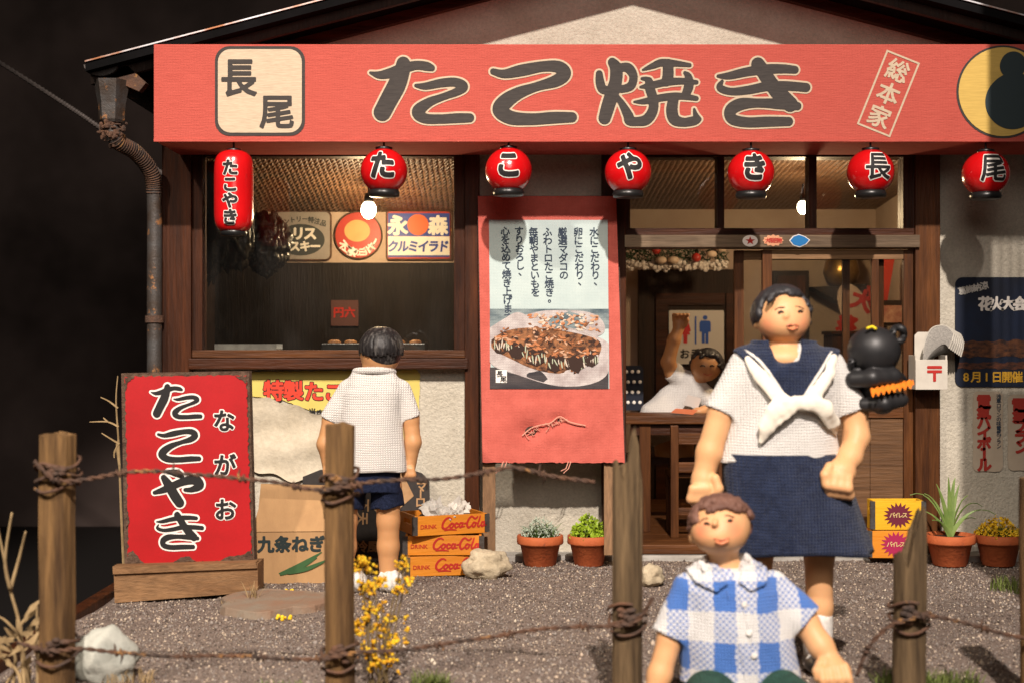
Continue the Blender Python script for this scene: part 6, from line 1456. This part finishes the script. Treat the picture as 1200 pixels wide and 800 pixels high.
overlay(b2, gp([(866, 660), (876, 651), (890, 653), (899, 664), (893, 679), (873, 686), (860, 676)]), .016, boy, 'collar_flap', m_gingham)
cc = Clay((X(810, Y0), Y0 - .2, Z(690, Y0)), (X(900, Y0), Y0 + .14, Z(640, Y0)), .005)
cc.path([G(826, 668, -.06), G(822, 660, -.01), G(828, 655, .05), G(850, 652, .08), G(874, 653, .06), G(882, 660, .0), G(878, 668, -.06)], [.010, .013, .015, .015, .015, .013, .010], .008)
cc.mesh('collar_band', m_gingham, boy)
for px, py in ((865.5, 700), (870, 732), (875.5, 757)):
    q = G(px, py); y = b.front(q[0], q[2]); MB().lathe([(.004, 0), (.010, .0005), (.011, .004), (.008, .006), (.003, .005)], (q[0], y - .002, q[2]), 16, (0, -1, .1)).build('button', m_sock, boy, world=True, smooth=True)
q = [G(853, 690), G(862, 730), G(873, 790)]
for dx in (-6, 8): strip(b, [(G(px + dx, py)[0], G(px + dx, py)[2]) for px, py in ((852, 686), (863, 735), (873, 793))], .0028, 5, .0).build('placket_seam', m_gingham, boy, world=True, smooth=True)
p_ = Clay((X(765, Y0), Y0 - .62, -.01), (X(985, Y0), Y0 + .2, .26), .008)
p_.ell((X(868, Y0), Y0 + .02, .08), (.21, .165, .10), 0)
for sx in (-1, 1): p_.path([(X(868, Y0) + sx * .10, Y0 - .03, .085), (X(868, Y0) + sx * .15, Y0 - .30, .085), (X(868, Y0) + sx * .16, Y0 - .48, .08)], [.09, .075, .07], .03)
p_.half((0, 0, 0.0), (0, 0, -1)); p_.mesh('trousers', m_green_cloth, boy)
for sx in (-1, 1):
    fo_ = Clay((X(868, Y0) + sx * .16 - .1, Y0 - .86, -.01), (X(868, Y0) + sx * .16 + .1, Y0 - .46, .18), .008); fo_.cap((X(868, Y0) + sx * .16, Y0 - .5, .085), (X(868, Y0) + sx * .165, Y0 - .68, .06), .05, .042); fo_.ell((X(868, Y0) + sx * .165, Y0 - .76, .065), (.05, .07, .058), .02); fo_.mesh('foot', m_sock, boy)

# ---- boy seen from behind at the window
Y0 = -1.14; S = (CAM_D + Y0) / FPX
kid = thing('person', 'clay figure seen from behind in white knitted shirt and navy shorts at the window', 'doll', (X(435, Y0), Y0, 0))
c = Clay((X(368, Y0), Y0 - .2, -.005), (X(500, Y0), Y0 + .2, Z(380, Y0)), .006)
c.ell(G(446, 413), (.104, .105, .112), 0); c.cap(G(441, 425), G(437, 448), .062, .068, .02); c.ell(G(424, 409, .01), (.016, .024, .028), .006)
c.ell(G(437, 456), (.11, .07, .05), .02)
c.path([G(394, 474), G(388, 490), G(381, 520, -.01), G(384, 538, .0)], [.036, .042, .04, .034], .02); hand_fist(c, G(386, 546, .0), (.036, .036, .045), [[G(381 + 3.5 * k, 550, -.03), G(382 + 3.5 * k, 557, -.03), G(383 + 3 * k, 558, .0)] for k in range(4)], [G(391, 545, -.03), G(393, 552, -.03)], .013)
c.path([G(478, 474), G(481, 490), G(484, 518, -.01), G(481, 538, .0)], [.036, .042, .04, .034], .02); hand_fist(c, G(479, 545, .0), (.036, .036, .045), [[G(473 + 3.5 * k, 549, -.03), G(474 + 3.5 * k, 556, -.03), G(475 + 3 * k, 557, .0)] for k in range(4)], [G(473, 543, -.03), G(471, 550, -.03)], .013)
for a, e, x in ((455, 455, 1), (405, 402, 0)): c.path([G(a, 570), G(a, 610), G(a, 640, .01), G(e, 682, .015)], [.07, .056, .054, .042], .02)
c.mesh('body', m_skin_d, kid)
hcl = Clay((X(412, Y0), Y0 - .17, Z(445, Y0)), (X(480, Y0), Y0 + .18, Z(378, Y0)), .0042)
hcl.ell(G(447, 411, -.004), (.103, .107, .109), 0); hcl.half(G(447, 433), (0.1, .3, -1)); rg = random.Random(2)
for k in range(150):
    a = -math.pi / 2 + rg.uniform(-2.0, 2.0); pts = []
    for q in range(7):
        th = lerp(.15, rg.uniform(1.5, 1.78), q / 6); aa = a + .22 * (q / 6) * math.sin(k); pts.append((G(447, 411)[0] + .110 * math.sin(th) * math.cos(aa), Y0 - .004 + .114 * math.sin(th) * math.sin(aa), G(447, 411)[2] + .118 * math.cos(th)))
    hcl.path(pts, [.005, .0075, .0085, .0085, .008, .007, .005], .0)
hcl.mesh('hair', m_hair_boy, kid)
b = Clay((X(370, Y0), Y0 - .2, Z(562, Y0)), (X(497, Y0), Y0 + .2, Z(425, Y0)), .006)
b.torso(rows([(551, 435, 43, .146), (546, 435, 42.5, .146), (520, 435, 38.5, .138), (480, 436, 36.5, .13), (460, 437, 36, .122), (448, 438, 32, .105), (440, 438, 27, .09), (434, 438, 23, .075)]), 0)
b.cap(G(407, 456), G(386.5, 492), .048, .054, .025, flat=True); b.cap(G(470, 456), G(482.5, 490), .048, .054, .025, flat=True); b.wrinkle(.004, 22, 5, (1, 1, .4)); b.mesh('shirt', m_white_cloth, kid)
cc = Clay((X(400, Y0), Y0 - .2, Z(450, Y0)), (X(480, Y0), Y0 + .2, Z(420, Y0)), .005)
pts = [(G(438.5, 435)[0] + .094 * math.cos(2 * math.pi * k / 24), Y0 + .088 * math.sin(2 * math.pi * k / 24), G(438.5, 435.5)[2] + .010 * math.sin(2 * math.pi * k / 24 + math.pi) ) for k in range(25)]; cc.path(pts, [.0165] * 25, .008); cc.mesh('collar', m_white_cloth, kid)
sh = Clay((X(382, Y0), Y0 - .2, Z(600, Y0)), (X(490, Y0), Y0 + .2, Z(540, Y0)), .006)
sh.torso(rows([(574, 433, 36, .118), (545, 435, 35, .115)]), 0); sh.cap(G(452, 566), G(454.5, 593.5), .080, .086, .012, flat=True); sh.cap(G(414, 566), G(407, 593), .080, .086, .012, flat=True); sh.wrinkle(.004, 30, 2); sh.mesh('shorts', m_navy_s, kid)
for px, py in ((457, 682), (414, 684)):
    so_ = Clay((X(px - 20, Y0), Y0 - .14, -.005), (X(px + 20, Y0), Y0 + .22, .16), .005); so_.ell((X(px, Y0), Y0 - .01, .052), (.066, .072, .058), 0); so_.ell((X(px, Y0), Y0 + .09, .042), (.06, .1, .045), .03); so_.wrinkle(.004, 90, 3); so_.half((0, 0, .002), (0, 0, -1)); so_.mesh('sock', m_sock, kid)

# ---- figure waving inside
Y0 = 1.12; S = (CAM_D + Y0) / FPX
wv = thing('person', 'small clay figure in white top waving one arm behind the table inside', 'doll', (X(800, Y0), Y0, .5))
c = Clay((X(745, Y0), Y0 - .25, .48), (X(862, Y0), Y0 + .2, Z(358, Y0)), .008)
c.ell(G(827, 429, -.05), (.100, .095, .098), 0); c.cap(G(820, 442, -.02), G(808, 455), .05, .055, .02); c.path([G(804, 448), G(788, 436, -.03), G(783, 424, -.05), G(790, 398, -.06), G(795, 386, -.06)], [.055, .05, .046, .042, .036], .02)
c.ell(G(796, 380, -.06), (.045, .032, .045), .012)
for k in range(4): c.path([G(790 + 4.5 * k, 375, -.07), G(790 + 5 * k, 369.5, -.09), G(793 + 4.5 * k, 369, -.12)], [.015, .014, .012], .005)
c.path([G(803, 381, -.08), G(806, 375, -.10)], [.015, .012], .006); c.path([G(830, 462), G(838, 478, -.14), G(825, 481, -.20)], [.05, .042, .036], .02); c.ell(G(819, 482, -.21), (.05, .04, .03), .01)
c.cap((X(790, Y0), Y0, .62), (X(790, Y0), Y0, .54), .13, .13, .03); c.mesh('body', m_skin_d, wv)
b = Clay((X(745, Y0), Y0 - .25, .5), (X(862, Y0), Y0 + .22, Z(420, Y0)), .008)
b.cap(G(806, 452), (G(784, 484)[0], Y0, Z(492, Y0)), .10, .20, .0, (1, .75, 1)); b.cap(G(808, 452), G(787, 434, -.03), .075, .068, .03, flat=True); b.cap(G(818, 456), G(836, 474, -.10), .075, .07, .03, flat=True); b.wrinkle(.006, 20, 1); b.mesh('white_top', m_white_cloth2, wv)
hcl = Clay((X(802, Y0), Y0 - .2, Z(450, Y0)), (X(855, Y0), Y0 + .12, Z(402, Y0)), .006); hcl.ell(G(829, 424, -.02), (.106, .105, .098), 0)
scalp(hcl, G(828, 427, -.045), (.104, .1, .1), 160, lambda d: (d.z > .45 and d.y > -.75) or (d.y > 0 and d.z > -.4) or (d.x > .7 and d.z > -.3), .010, .016, 4); hcl.mesh('hair', m_hair_black, wv)
face(c, wv, [((820, 428), G), ((831, 428), G)], [], (None, G), .003)
strip(c, [(G(821, 437)[0], G(821, 437)[2]), (G(826, 438.5)[0], G(826, 438.5)[2]), (G(831, 437)[0], G(831, 437)[2])], .006, 6, .001).build('mouth', m_lip, wv, world=True, smooth=True)
MB().add([G(806, 462, -.20), G(822, 466, -.20), G(818, 478, -.17), G(800, 474, -.17)], [(0, 1, 2, 3)]).build('bib', m_white_ink, wv, world=True)
